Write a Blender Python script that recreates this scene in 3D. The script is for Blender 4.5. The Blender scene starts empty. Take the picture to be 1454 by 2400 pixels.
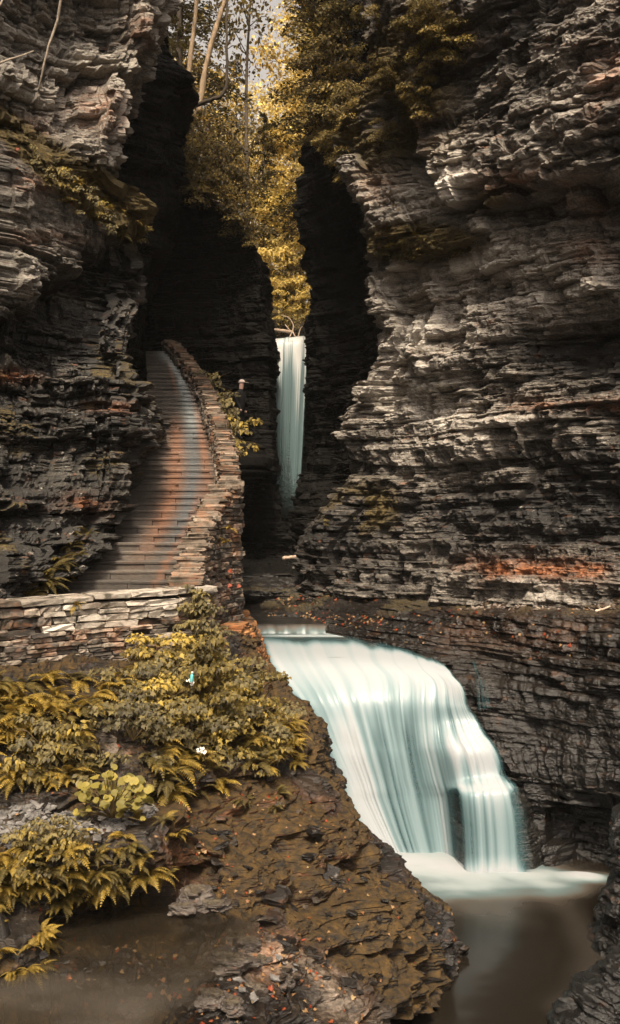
import bpy, math, random
import numpy as np
from mathutils import Vector, Matrix, Euler

sc = bpy.context.scene
COL = sc.collection
R = math.radians
random.seed(7)
RNG = np.random.default_rng(11)

# ------------------------------------------------------------------ camera
cam_d = bpy.data.cameras.new('camera')
cam_d.sensor_fit = 'VERTICAL'
cam_d.sensor_height = 24.0
cam_d.lens = 24.0 * 2355 / 2400
cam_d.clip_start = 0.1
cam_d.clip_end = 2000
cam = bpy.data.objects.new('camera', cam_d)
cam.rotation_euler = (R(90), 0, 0)
COL.objects.link(cam)
sc.camera = cam

# ------------------------------------------------------------------ sky, sun, exposure
SUN_EL, SUN_AZ = 56.0, -174.0          # azimuth from +Y (away from the camera) towards +X
world = bpy.data.worlds.new('World')
sc.world = world
world.use_nodes = True
wt = world.node_tree
wt.nodes.clear()
w_out = wt.nodes.new('ShaderNodeOutputWorld')
w_bg = wt.nodes.new('ShaderNodeBackground')
w_sky = wt.nodes.new('ShaderNodeTexSky')
w_sky.sky_type = 'NISHITA'
w_sky.sun_disc = False
w_sky.sun_elevation = R(SUN_EL)
w_sky.sun_rotation = R(SUN_AZ)
w_sky.air_density = 1.0
w_sky.dust_density = 7.0
w_hs = wt.nodes.new('ShaderNodeHueSaturation')
w_hs.inputs['Saturation'].default_value = 0.10
w_hs.inputs['Value'].default_value = 1.0
w_mx = wt.nodes.new('ShaderNodeMix')
w_mx.data_type = 'RGBA'; w_mx.blend_type = 'MULTIPLY'
w_mx.inputs[0].default_value = 1.0
w_mx.inputs[7].default_value = (1.0, 0.90, 0.80, 1)
w_bg.inputs['Strength'].default_value = 0.095
wt.links.new(w_sky.outputs[0], w_hs.inputs['Color'])
wt.links.new(w_hs.outputs[0], w_mx.inputs[6])
wt.links.new(w_mx.outputs[2], w_bg.inputs['Color'])
wt.links.new(w_bg.outputs[0], w_out.inputs[0])

sun_d = bpy.data.lights.new('sun', 'SUN')
sun_d.energy = 2.5
sun_d.angle = R(10)
sun_d.color = (1.0, 0.865, 0.67)
sun = bpy.data.objects.new('sun', sun_d)
az, el = R(SUN_AZ), R(SUN_EL)
sdir = Vector((math.sin(az) * math.cos(el), math.cos(az) * math.cos(el), math.sin(el)))
sun.rotation_euler = sdir.to_track_quat('Z', 'Y').to_euler()
sun.location = (0, 0, 40)
COL.objects.link(sun)

sc.view_settings.view_transform = 'Standard'
sc.view_settings.look = 'None'
sc.view_settings.gamma = 1.0
sc.view_settings.exposure = 1.4
sc.cycles.max_bounces = 6
sc.cycles.diffuse_bounces = 3
sc.cycles.glossy_bounces = 3
sc.cycles.transparent_max_bounces = 16
sc.cycles.transmission_bounces = 3
sc.cycles.sample_clamp_indirect = 4.0
sc.cycles.use_adaptive_sampling = True
sc.cycles.use_denoising = True

# ------------------------------------------------------------------ helpers
F, CX, CY = 2355.0, 727.0, 1200.0

def P(u, v, d):
    """world point seen at photo pixel (u, v) at distance d along the view axis"""
    return np.array([(u - CX) / F * d, d, (CY - v) / F * d])

def proj(p):
    p = np.asarray(p)
    y = np.maximum(p[..., 1], 0.05)
    return CX + p[..., 0] / y * F, CY - p[..., 2] / y * F

M32 = np.int64(0xffffffff)

def hsh(i, j=0, k=0, s=0):
    i = np.asarray(i, dtype=np.int64); j = np.asarray(j, dtype=np.int64); k = np.asarray(k, dtype=np.int64)
    n = (i * 73856093) ^ (j * 19349663) ^ (k * 83492791) ^ np.int64(s * 40503 + 977)
    n = n & M32
    n = ((n ^ (n >> 15)) * np.int64(739982445)) & M32
    n = ((n ^ (n >> 12)) * np.int64(695872825)) & M32
    n = n ^ (n >> 15)
    return n / 4294967296.0

def vn(x, y=None, z=None, s=0):
    """value noise, 0..1"""
    x = np.asarray(x, float)
    y = np.zeros_like(x) if y is None else np.asarray(y, float) + 0 * x
    ix = np.floor(x); iy = np.floor(y)
    fx = x - ix; fy = y - iy
    fx = fx * fx * (3 - 2 * fx); fy = fy * fy * (3 - 2 * fy)
    if z is None:
        a = hsh(ix, iy, 0, s); b = hsh(ix + 1, iy, 0, s); c = hsh(ix, iy + 1, 0, s); d = hsh(ix + 1, iy + 1, 0, s)
        return (a * (1 - fx) + b * fx) * (1 - fy) + (c * (1 - fx) + d * fx) * fy
    z = np.asarray(z, float) + 0 * x
    iz = np.floor(z); fz = z - iz; fz = fz * fz * (3 - 2 * fz)
    r = 0
    for dz, wz in ((0, 1 - fz), (1, fz)):
        a = hsh(ix, iy, iz + dz, s); b = hsh(ix + 1, iy, iz + dz, s); c = hsh(ix, iy + 1, iz + dz, s); d = hsh(ix + 1, iy + 1, iz + dz, s)
        r = r + wz * ((a * (1 - fx) + b * fx) * (1 - fy) + (c * (1 - fx) + d * fx) * fy)
    return r

def fbm(x, y=None, z=None, s=0, o=4):
    r = 0; a = 0.5; t = 0
    for q in range(o):
        f = 2.03 ** q
        r = r + a * vn(x * f, None if y is None else y * f, None if z is None else z * f, s + q * 17)
        t += a; a *= 0.5
    return r / t

def ss(a, b, x):
    t = np.clip((x - a) / (b - a), 0, 1)
    return t * t * (3 - 2 * t)

def bump2(u, v, cu, cv, ru, rv):
    return np.exp(-(((u - cu) / ru) ** 2 + ((v - cv) / rv) ** 2))

def prop(o, label=None, cat=None, group=None, kind=None):
    if label: o['label'] = label
    if cat: o['category'] = cat
    if group: o['group'] = group
    if kind: o['kind'] = kind
    return o

def mesh_from(name, V, Fc, attrs=None, smooth=False, mat=None, mats=None, midx=None):
    """V (n,3); Fc (m,3|4) int array or list of faces"""
    V = np.asarray(V, np.float32)
    me = bpy.data.meshes.new(name)
    if isinstance(Fc, np.ndarray):
        m, k = Fc.shape
        me.vertices.add(len(V)); me.vertices.foreach_set('co', V.ravel())
        me.loops.add(m * k); me.loops.foreach_set('vertex_index', Fc.astype(np.int32).ravel())
        me.polygons.add(m)
        me.polygons.foreach_set('loop_start', np.arange(0, m * k, k, dtype=np.int32))
        me.update(calc_edges=True)
    else:
        me.from_pydata([tuple(map(float, p)) for p in V], [], [tuple(map(int, f)) for f in Fc])
    n = len(me.polygons)
    me.polygons.foreach_set('use_smooth', np.full(n, bool(smooth)))
    for k, a in (attrs or {}).items():
        at = me.attributes.new(k, 'FLOAT', 'POINT')
        at.data.foreach_set('value', np.asarray(a, np.float32).ravel())
    for mm in (mats or ([mat] if mat else [])):
        me.materials.append(mm)
    if midx is not None:
        me.polygons.foreach_set('material_index', np.asarray(midx, np.int32))
    me.update()
    return me

def obj(name, me, parent=None, loc=(0, 0, 0), rot=(0, 0, 0), scale=(1, 1, 1)):
    o = bpy.data.objects.new(name, me)
    COL.objects.link(o)
    o.location = loc; o.rotation_euler = rot; o.scale = scale
    if parent is not None: o.parent = parent
    return o

class Acc:
    """collects pieces into one mesh"""
    def __init__(s): s.v = []; s.f = []; s.a = []; s.n = 0; s.m = []
    def add(s, V, Fs, a=0.5, m=0):
        V = np.asarray(V, float)
        for f in Fs: s.f.append(tuple(int(i) + s.n for i in f)); s.m.append(m)
        s.v.append(V); s.n += len(V)
        s.a.append(np.full(len(V), a) if np.isscalar(a) else np.asarray(a))
    def mesh(s, name, mat=None, smooth=False, mats=None):
        return mesh_from(name, np.concatenate(s.v), s.f, {'blk': np.concatenate(s.a)}, smooth, mat, mats, s.m if mats else None)

def tube_geo(pts, rad, n=7, wob=0.0, seed=0):
    pts = np.asarray(pts, float); m = len(pts)
    rad = np.full(m, rad) if np.isscalar(rad) else np.asarray(rad, float)
    V = []; Fs = []
    up = np.array([0.13, 0.21, 0.97])
    for i in range(m):
        t = pts[min(i + 1, m - 1)] - pts[max(i - 1, 0)]
        t = t / (np.linalg.norm(t) + 1e-9)
        a = np.cross(t, up)
        if np.linalg.norm(a) < 0.1: a = np.cross(t, np.array([1.0, 0.1, 0]))
        a /= np.linalg.norm(a); b = np.cross(t, a)
        for q in range(n):
            ang = 2 * math.pi * q / n
            r = rad[i] * (1 + wob * (float(hsh(i, q, seed, 5)) - 0.5))
            V.append(pts[i] + r * (math.cos(ang) * a + math.sin(ang) * b))
    for i in range(m - 1):
        for q in range(n):
            Fs.append((i * n + q, i * n + (q + 1) % n, (i + 1) * n + (q + 1) % n, (i + 1) * n + q))
    Fs.append(tuple(range(n - 1, -1, -1))); Fs.append(tuple((m - 1) * n + q for q in range(n)))
    return np.array(V), Fs

def curve_pts(ctrl, n):
    """Catmull-Rom through control points"""
    c = np.asarray(ctrl, float); k = len(c)
    t = np.linspace(0, k - 1, n)
    return cr_eval(c, t)

def cr_eval(c, t, lin=0.35):
    k = len(c)
    i = np.clip(np.floor(t).astype(int), 0, k - 2); f = (t - i)
    sh = (-1,) + (1,) * (c.ndim - 1)
    f = f.reshape(sh)
    p0 = c[np.clip(i - 1, 0, k - 1)]; p1 = c[i]; p2 = c[i + 1]; p3 = c[np.clip(i + 2, 0, k - 1)]
    cr = 0.5 * (2 * p1 + (p2 - p0) * f + (2 * p0 - 5 * p1 + 4 * p2 - p3) * f ** 2 + (3 * p1 - p0 - 3 * p2 + p3) * f ** 3)
    return cr * (1 - lin) + (p1 * (1 - f) + p2 * f) * lin

# ------------------------------------------------------------------ lofted rock surfaces
def subdiv_counts(net, axis, dens):
    u, v = proj(net)
    inside = (u > -160) & (u < 1614)
    u = np.clip(u, -60, 1514); v = np.clip(v, -40, 2440)
    a, b = (inside[:-1], inside[1:]) if axis == 0 else (inside[:, :-1], inside[:, 1:])
    L = np.hypot(np.diff(u, axis=axis), np.diff(v, axis=axis)) * (a | b)
    L = L.max(axis=1 - axis)
    return np.maximum(np.ceil(L * dens).astype(int), 5)

def loft(net, dens=0.5, lin=0.35, full=False):
    net = np.asarray(net, float)
    nr = subdiv_counts(net, 0, dens); nc = subdiv_counts(net, 1, dens)
    tr = np.concatenate([i + np.arange(n) / n for i, n in enumerate(nr)] + [[len(nr)]])
    tc = np.concatenate([i + np.arange(n) / n for i, n in enumerate(nc)] + [[len(nc)]])
    G = cr_eval(net, tr, lin)
    G = np.swapaxes(cr_eval(np.swapaxes(G, 0, 1), tc, lin), 0, 1)
    return (G, tr, tc) if full else G

def grid_faces(nr, nc):
    a = np.arange(nr * nc).reshape(nr, nc)
    return np.stack([a[:-1, :-1], a[1:, :-1], a[1:, 1:], a[:-1, 1:]], -1).reshape(-1, 4)

def grid_normals(G):
    n = np.cross(np.gradient(G, axis=0), np.gradient(G, axis=1))
    return n / (np.linalg.norm(n, axis=-1, keepdims=True) + 1e-12)

def layers(z, t, seed):
    rg = np.random.default_rng(seed)
    th = t * rg.choice([0.35, 0.6, 0.9, 1.0, 1.5, 2.3, 3.6], int(48 / t) + 40)
    b = np.cumsum(th) - 14
    k = np.searchsorted(b, z)
    k = np.clip(k, 1, len(b) - 1)
    f = (z - b[k - 1]) / (b[k] - b[k - 1])
    return k, f

LV = [(1.05, 0.42, 1.9), (0.34, 0.32, 0.8), (0.14, 0.21, 0.42), (0.055, 0.085, 0.22), (0.025, 0.02, 0.16)]
LVB = [(1.0, 0.34, 1.8), (0.38, 0.30, 0.7), (0.18, 0.24, 0.36), (0.075, 0.10, 0.20), (0.03, 0.025, 0.15)]

def strata(s, z, seed, blocky=0.4, levels=LV, und=0.07, dip=0.0):
    """ledge-and-joint relief of bedded shale; returns offset and a random value per block"""
    z0 = z + dip * s + und * (fbm(s * 0.5, None, None, seed, 3) - 0.5) * 2
    off = np.zeros_like(z); blk = np.zeros_like(z); wsum = 0
    for q, (t, amp, w) in enumerate(levels):
        zz = z0 + t * 0.30 * (fbm(s / w * 0.9, z * 0.5 / t, None, seed + 31 * q, 3) - 0.5)
        k, f = layers(zz, t, seed + 7 * q)
        sw = s + w * 0.25 * (vn(s / w * 3.1, z / t * 0.8, None, seed + 3 * q) - 0.5)
        wk = w * (0.5 + 1.3 * hsh(k, q, 1, seed))
        sj = sw / wk + 9 * hsh(k, q, 2, seed)
        j = np.floor(sj + 0.8 * vn(sj * 0.7, k * 1.0, None, seed + q))
        hb = hsh(k, j, q + 3, seed)
        pl = fbm(sw / wk * 0.9 + 5 * hsh(k, q, 5, seed), k * 3.7, None, seed + 11 * q, 3)
        pl = ss(0.25, 0.75, pl)
        hl = hsh(k, q, 8, seed)
        val = 0.20 * hl + 0.80 * (blocky * hb + (1 - blocky) * pl)
        edge = 1 - 0.30 * np.abs(2 * f - 1) ** 6
        am = 1.0 if q < 2 else 0.60 + 1.15 * ss(0.36, 0.64, fbm(s * 0.45 + q, z * 0.9, None, seed + 55, 3))
        off += amp * am * (val * edge - 0.5)
        wq = (0.12, 0.25, 0.35, 0.3, 0.2)[q]
        blk += wq * (0.6 * hb + 0.4 * hl); wsum += wq
    return off, blk / wsum

GRIDS = {}

def rock(name, net, mat, seed, dens=0.5, amp=1.0, blocky=0.4, macro=0.25, mscale=0.6, horiz=True, offfn=None,
         moss=0.0, mossfn=None, rustfn=None, levels=LV, rough2=0.0, label=None, cat=None, dip=0.0, kind='structure', lightfn=None, fine=0.04):
    G = loft(net, dens)
    n = grid_normals(G)
    if horiz:
        n = n.copy(); n[..., 2] *= 0.12
        n /= np.linalg.norm(n, axis=-1, keepdims=True) + 1e-9
    mid = G[G.shape[0] // 2]
    s1 = np.concatenate([[0], np.cumsum(np.hypot(np.diff(mid[:, 0]), np.diff(mid[:, 1])))])
    s = np.broadcast_to(s1[None, :], G.shape[:2]) + 0.0
    z = G[..., 2]
    u, v = proj(G)
    off, blk = strata(s, z, seed, blocky, levels, dip=dip)
    off = off * amp
    off = off + macro * 2 * (fbm(G[..., 0] * mscale, G[..., 1] * mscale, z * mscale, seed + 90, 4) - 0.5)
    off = off + fine * 2 * (fbm(G[..., 0] * 9, G[..., 1] * 9, z * 14, seed + 190, 3) - 0.5)
    if rough2 > 0:
        rd = 1 - np.abs(2 * fbm(G[..., 0] * 1.9, G[..., 1] * 1.9, z * 2.6, seed + 400, 4) - 1)
        off = off + rough2 * 2.2 * (rd - 0.75)
    if offfn is not None:
        rgq = np.random.default_rng(seed + 77)
        bq = np.cumsum(0.26 * rgq.choice([0.5, 0.8, 1.0, 1.5, 2.2], 300)) - 14
        zw = z + 0.10 * (fbm(s * 0.8, z * 0.8, None, seed + 60, 3) - 0.5)
        kq = np.clip(np.searchsorted(bq, zw), 1, 299)
        zq = 0.5 * (bq[kq] + bq[kq - 1])
        jq = np.floor(s / 0.55 + 7 * hsh(kq, 4, seed) + 0.6 * vn(s * 2.5, kq * 1.3, None, seed))
        vq = CY - zq / G[..., 1] * F + 40 * (hsh(kq, jq, 6, seed) - 0.5)
        off = off + 0.8 * offfn(u + 55 * (hsh(kq, jq, 5, seed) - 0.5), vq, G) + 0.2 * offfn(u, v, G)
    D = G + n * off[..., None]
    nn = grid_normals(D)
    up = ss(0.15, 0.8, nn[..., 2])
    pn = fbm(D[..., 0] * 1.3, D[..., 1] * 1.3, D[..., 2] * 1.3, seed + 300, 4)
    ms = np.zeros_like(z)
    if moss > 0:
        ms = ms + moss * ss(0.42, 0.6, pn) * (0.35 + 0.65 * up)
    uu, vv = proj(D)
    if mossfn is not None: ms = ms + mossfn(uu, vv, D, up, pn)
    ru = rustfn(uu, vv, D, pn) if rustfn is not None else np.zeros_like(z)
    lt = lightfn(uu, vv, D, pn) if lightfn is not None else np.zeros_like(z)
    me = mesh_from(name, D.reshape(-1, 3), grid_faces(*D.shape[:2]),
                   {'blk': blk, 'moss': np.clip(ms, 0, 1), 'rust': np.clip(ru, 0, 1), 'lite': np.clip(lt, -1, 1)}, False, mat)
    o = obj(name, me)
    prop(o, label, cat, None, kind)
    GRIDS[name] = (D, nn, uu, vv)
    return o

def inpoly(u, v, poly):
    r = np.zeros(u.shape, bool)
    n = len(poly)
    for i in range(n):
        x1, y1 = poly[i]; x2, y2 = poly[(i + 1) % n]
        c = ((y1 > v) != (y2 > v)) & (u < (x2 - x1) * (v - y1) / (y2 - y1 + 1e-9) + x1)
        r ^= c
    return r

def pick(gname, poly, n, rg, upmin=-2.0, maxd=99):
    D, nn, u, v = GRIDS[gname]
    m = inpoly(u, v, poly) & (nn[..., 2] > upmin) & (D[..., 1] < maxd)
    idx = np.argwhere(m)
    if len(idx) == 0: return np.zeros((0, 3)), np.zeros((0, 3))
    c = idx[rg.integers(0, len(idx), n)]
    return D[c[:, 0], c[:, 1]], nn[c[:, 0], c[:, 1]]
# ------------------------------------------------------------------ materials
class NT:
    def __init__(s, name):
        s.m = bpy.data.materials.new(name); s.m.use_nodes = True
        s.t = s.m.node_tree; s.t.nodes.clear()
        s.out = s.t.nodes.new('ShaderNodeOutputMaterial')
        s.b = s.t.nodes.new('ShaderNodeBsdfPrincipled')
        s.t.links.new(s.b.outputs[0], s.out.inputs['Surface'])
    def n(s, typ, **kw):
        x = s.t.nodes.new(typ)
        for k, v in kw.items(): setattr(x, k, v)
        return x
    def l(s, a, b): s.t.links.new(a, b)
    def val(s, x, inp):
        if isinstance(x, (int, float)): inp.default_value = x
        elif isinstance(x, tuple): inp.default_value = x if len(x) == 4 else (*x, 1)
        else: s.l(x, inp)
    def coord(s, scale=(1, 1, 1)):
        c = s.n('ShaderNodeTexCoord'); mp = s.n('ShaderNodeMapping')
        mp.inputs['Scale'].default_value = scale
        s.l(c.outputs['Object'], mp.inputs['Vector']); return mp.outputs[0]
    def noise(s, vec, scale, detail=6, rough=0.6, dist=0.0):
        x = s.n('ShaderNodeTexNoise'); x.inputs['Scale'].default_value = scale
        x.inputs['Detail'].default_value = detail; x.inputs['Roughness'].default_value = rough
        x.inputs['Distortion'].default_value = dist
        if vec is not None: s.l(vec, x.inputs['Vector'])
        return x.outputs[0]
    def math(s, op, a, b=0.0, clamp=False):
        x = s.n('ShaderNodeMath', operation=op, use_clamp=clamp)
        s.val(a, x.inputs[0]); s.val(b, x.inputs[1]); return x.outputs[0]
    def rng(s, x, a, b, c=0.0, d=1.0):
        r = s.n('ShaderNodeMapRange'); s.val(x, r.inputs[0])
        for i, q in enumerate((a, b, c, d)): r.inputs[i + 1].default_value = q
        return r.outputs[0]
    def mix(s, f, a, b, blend='MIX'):
        x = s.n('ShaderNodeMix', data_type='RGBA', blend_type=blend)
        s.val(f, x.inputs[0]); s.val(a, x.inputs[6]); s.val(b, x.inputs[7]); return x.outputs[2]
    def ramp(s, x, stops):
        r = s.n('ShaderNodeValToRGB'); s.l(x, r.inputs[0])
        e = r.color_ramp.elements
        while len(e) < len(stops): e.new(0.5)
        for q, (p, c) in zip(e, stops): q.position = p; q.color = (*c, 1)
        return r.outputs[0]
    def attr(s, name):
        a = s.n('ShaderNodeAttribute'); a.attribute_name = name; return a.outputs['Fac']
    def bump(s, h, strength=0.4, dist=0.02):
        x = s.n('ShaderNodeBump'); x.inputs['Strength'].default_value = strength
        x.inputs['Distance'].default_value = dist; s.l(h, x.inputs['Height'])
        s.l(x.outputs[0], s.b.inputs['Normal'])

def rock_mat(name, stops, rough=(0.55, 0.9), rust=(0.30, 0.10, 0.03), moss_a=(0.035, 0.026, 0.010), moss_b=(0.13, 0.09, 0.028),
             lichen=0.5, zs=7.0, spec=0.4):
    t = NT(name)
    big = t.noise(t.coord((0.5, 0.5, 1.6)), 1.0, 5, 0.6)
    bed = t.noise(t.coord((1.1, 1.1, zs)), 2.2, 7, 0.65, 0.3)
    fine = t.noise(t.coord((1, 1, 2.0)), 22, 5, 0.7)
    blk = t.attr('blk')
    f = t.math('ADD', t.math('MULTIPLY', bed, 0.55), t.math('MULTIPLY', blk, 0.40))
    f = t.math('ADD', f, t.math('MULTIPLY', t.math('SUBTRACT', fine, 0.5), 0.55))
    f = t.math('ADD', f, t.math('MULTIPLY', t.math('SUBTRACT', big, 0.5), 0.55))
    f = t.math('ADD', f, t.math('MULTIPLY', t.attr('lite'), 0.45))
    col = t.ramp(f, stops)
    # rust coloured beds
    rn = t.noise(t.coord((1.6, 1.6, 5)), 1.7, 6, 0.65)
    rm = t.math('MULTIPLY', t.rng(rn, 0.60, 0.72), 0.38)
    rm = t.math('MAXIMUM', rm, t.math('MULTIPLY', t.attr('rust'), t.math('MULTIPLY', t.rng(rn, 0.34, 0.62), t.rng(blk, 0.25, 0.6))))
    rcol = t.mix(t.rng(fine, 0.3, 0.7), tuple(c * 0.45 for c in rust), tuple(min(c * 1.5, 1) for c in rust))
    col = t.mix(rm, col, rcol)
    # pale lichen
    ln = t.noise(t.coord((1, 1, 1.3)), 5.5, 7, 0.72)
    lm = t.math('MULTIPLY', t.rng(ln, 0.60, 0.68), lichen)
    col = t.mix(lm, col, (0.42, 0.38, 0.33))
    mn = t.noise(t.coord(), 9, 6, 0.7)
    mcol = t.mix(t.rng(mn, 0.35, 0.68), moss_a, moss_b)
    mm = t.math('MULTIPLY', t.attr('moss'), t.rng(fine, 0.25, 0.5))
    mm = t.rng(mm, 0.15, 0.5)
    col = t.mix(mm, col, mcol)
    t.l(col, t.b.inputs['Base Color'])
    t.l(t.rng(t.math('ADD', big, t.math('MULTIPLY', mm, 0.4)), 0.35, 0.75, rough[0], rough[1]), t.b.inputs['Roughness'])
    t.b.inputs['Specular IOR Level'].default_value = spec
    h = t.math('ADD', t.math('MULTIPLY', bed, 1.0), t.math('MULTIPLY', fine, 0.8))
    h = t.math('ADD', h, t.math('MULTIPLY', t.math('MULTIPLY', mm, mn), 1.2))
    t.bump(h, 0.7, 0.035)
    return t.m

M = {}
M['rock_right'] = rock_mat('grey_brown_shale', [(0.18, (0.010, 0.009, 0.008)), (0.40, (0.026, 0.022, 0.0185)), (0.54, (0.105, 0.090, 0.074)), (0.72, (0.32, 0.285, 0.245)), (0.92, (0.58, 0.54, 0.48))])
M['rock_left'] = rock_mat('weathered_grey_shale', [(0.18, (0.010, 0.009, 0.008)), (0.40, (0.028, 0.025, 0.021)), (0.56, (0.10, 0.088, 0.073)), (0.75, (0.28, 0.25, 0.212)), (0.95, (0.50, 0.46, 0.41))], lichen=0.7, zs=5)
M['rock_black'] = rock_mat('shade_black_shale', [(0.25, (0.003, 0.0027, 0.0023)), (0.55, (0.008, 0.007, 0.006)), (0.8, (0.018, 0.0155, 0.013)), (0.98, (0.045, 0.039, 0.032))], rough=(0.6, 0.9), lichen=0.02, spec=0.12, rust=(0.03, 0.014, 0.006))  # shade of the slot put into the rock colour, near black
M['rock_wet'] = rock_mat('wet_dark_shale', [(0.22, (0.004, 0.0035, 0.003)), (0.48, (0.010, 0.008, 0.0065)), (0.72, (0.024, 0.019, 0.015)), (0.95, (0.085, 0.069, 0.055))], rough=(0.22, 0.6), lichen=0.06, spec=0.5, rust=(0.12, 0.05, 0.02))
M['rock_bank'] = rock_mat('mossy_bank_rock', [(0.20, (0.004, 0.0034, 0.003)), (0.47, (0.010, 0.0072, 0.0052)), (0.64, (0.036, 0.026, 0.018)), (0.82, (0.15, 0.113, 0.084)), (0.98, (0.34, 0.275, 0.22))], rough=(0.25, 0.75), lichen=0.25,
                         moss_a=(0.006, 0.004, 0.0015), moss_b=(0.078, 0.041, 0.006), rust=(0.32, 0.13, 0.05))
M['river_rock'] = rock_mat('river_washed_shale', [(0.22, (0.005, 0.005, 0.0045)), (0.5, (0.018, 0.017, 0.015)), (0.75, (0.05, 0.045, 0.04)), (0.95, (0.12, 0.11, 0.10))], rough=(0.18, 0.5), lichen=0.0, spec=0.5)

def stone_mat(name, stops, rust=0.35, white=True):
    t = NT(name)
    blk = t.attr('blk')
    fine = t.noise(t.coord((1, 1, 3)), 14, 6, 0.7)
    big = t.noise(t.coord(), 1.4, 4, 0.6)
    f = t.math('ADD', t.math('MULTIPLY', blk, 0.75), t.math('MULTIPLY', t.math('SUBTRACT', fine, 0.38), 0.8))
    f = t.math('ADD', f, t.math('MULTIPLY', t.math('SUBTRACT', big, 0.5), 0.5))
    col = t.ramp(f, stops)
    rm = t.math('MULTIPLY', t.rng(t.noise(t.coord((1, 1, 2)), 2.6, 5, 0.6), 0.5, 0.66), rust)
    col = t.mix(rm, col, (0.36, 0.14, 0.05))
    col = t.mix(t.math('MULTIPLY', t.rng(t.noise(t.coord(), 4.5, 6, 0.7), 0.50, 0.62), 0.8), col, (0.03, 0.024, 0.013))
    t.l(col, t.b.inputs['Base Color'])
    t.b.inputs['Roughness'].default_value = 0.85
    t.bump(t.math('ADD', fine, t.noise(t.coord((1, 1, 5)), 40, 4, 0.7)), 0.5, 0.012)
    return t.m
M['stone_tan'] = stone_mat('tan_sandstone', [(0.05, (0.03, 0.022, 0.016)), (0.4, (0.10, 0.075, 0.054)), (0.7, (0.20, 0.15, 0.11)), (0.95, (0.35, 0.28, 0.215))], 0.4)
M['stone_grey'] = stone_mat('mixed_wall_stone', [(0.05, (0.02, 0.017, 0.014)), (0.35, (0.075, 0.061, 0.05)), (0.65, (0.20, 0.16, 0.125)), (0.95, (0.40, 0.33, 0.26))], 0.45)
M['stone_rusty'] = stone_mat('rusty_wet_stone', [(0.05, (0.025, 0.018, 0.01)), (0.4, (0.10, 0.05, 0.018)), (0.7, (0.26, 0.105, 0.03)), (0.95, (0.38, 0.20, 0.07))], 0.7)
M['mortar_white'] = stone_mat('lime_washed_stone', [(0.05, (0.09, 0.073, 0.056)), (0.35, (0.24, 0.205, 0.165)), (0.65, (0.42, 0.37, 0.31)), (0.95, (0.56, 0.50, 0.43))], 0.1)
M['core'] = stone_mat('dark_wall_core', [(0.05, (0.008, 0.007, 0.006)), (0.5, (0.02, 0.016, 0.012)), (0.95, (0.045, 0.035, 0.026))], 0.2)

def step_mat():
    t = NT('worn_flagstone')
    blk = t.attr('blk')
    fine = t.noise(t.coord((1, 1, 4)), 13, 6, 0.7)
    f = t.math('ADD', t.math('MULTIPLY', blk, 0.6), t.math('MULTIPLY', t.math('SUBTRACT', fine, 0.35), 0.8))
    col = t.ramp(f, [(0.05, (0.022, 0.019, 0.016)), (0.45, (0.085, 0.070, 0.057)), (0.8, (0.19, 0.158, 0.128)), (0.98, (0.32, 0.27, 0.22))])
    # colour trails of blurred walkers painted onto the flight: attributes written on the steps
    col = t.mix(t.math('MULTIPLY', t.attr('trail_orange'), t.rng(fine, 0.15, 0.6)), col, (0.42, 0.15, 0.05))
    col = t.mix(t.math('MULTIPLY', t.attr('trail_blue'), t.rng(fine, 0.15, 0.6)), col, (0.10, 0.15, 0.18))
    col = t.mix(t.math('MULTIPLY', t.attr('trail_pale'), t.rng(fine, 0.10, 0.5)), col, (0.52, 0.58, 0.58))
    t.l(col, t.b.inputs['Base Color'])
    t.b.inputs['Roughness'].default_value = 0.6
    t.bump(fine, 0.5, 0.012)
    return t.m
M['step'] = step_mat()

def leaf_mat(name, dark, mid, light, trans=0.35, rough=0.55):
    t = NT(name)
    col = t.ramp(t.attr('blk'), [(0.05, dark), (0.5, mid), (0.95, light)])
    n = t.noise(t.coord(), 3.0, 3, 0.5)
    col = t.mix(t.rng(n, 0.3, 0.7, 0.0, 0.35), col, dark)
    t.l(col, t.b.inputs['Base Color'])
    t.b.inputs['Roughness'].default_value = rough
    t.b.inputs['Specular IOR Level'].default_value = 0.25
    tr = t.n('ShaderNodeBsdfTranslucent'); t.l(col, tr.inputs[0])
    mx = t.n('ShaderNodeMixShader'); mx.inputs[0].default_value = trans
    t.l(t.b.outputs[0], mx.inputs[1]); t.l(tr.outputs[0], mx.inputs[2]); t.l(mx.outputs[0], t.out.inputs['Surface'])
    return t.m
M['leaf_shrub'] = leaf_mat('ochre_shrub_leaf', (0.055, 0.042, 0.016), (0.21, 0.152, 0.037), (0.52, 0.365, 0.075))
M['leaf_dull'] = leaf_mat('olive_grey_leaf', (0.06, 0.05, 0.028), (0.15, 0.122, 0.055), (0.26, 0.20, 0.07))
M['leaf_lime'] = leaf_mat('yellow_green_leaf', (0.10, 0.085, 0.022), (0.22, 0.18, 0.04), (0.36, 0.28, 0.06))
M['fern'] = leaf_mat('yellowing_fern', (0.07, 0.049, 0.015), (0.25, 0.17, 0.036), (0.50, 0.33, 0.06))
M['fern_dull'] = leaf_mat('olive_fern', (0.05, 0.04, 0.016), (0.12, 0.09, 0.03), (0.22, 0.16, 0.04))
M['leaf_tree'] = leaf_mat('golden_tree_leaf', (0.20, 0.13, 0.03), (0.62, 0.43, 0.09), (0.88, 0.69, 0.24), 0.22)
M['leaf_hemlock'] = leaf_mat('dark_hemlock_needle', (0.022, 0.018, 0.006), (0.058, 0.044, 0.012), (0.13, 0.093, 0.022), 0.3)
M['leaf_rim'] = leaf_mat('brown_green_rim_leaf', (0.04, 0.030, 0.012), (0.14, 0.098, 0.027), (0.34, 0.235, 0.055), 0.3)
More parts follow.
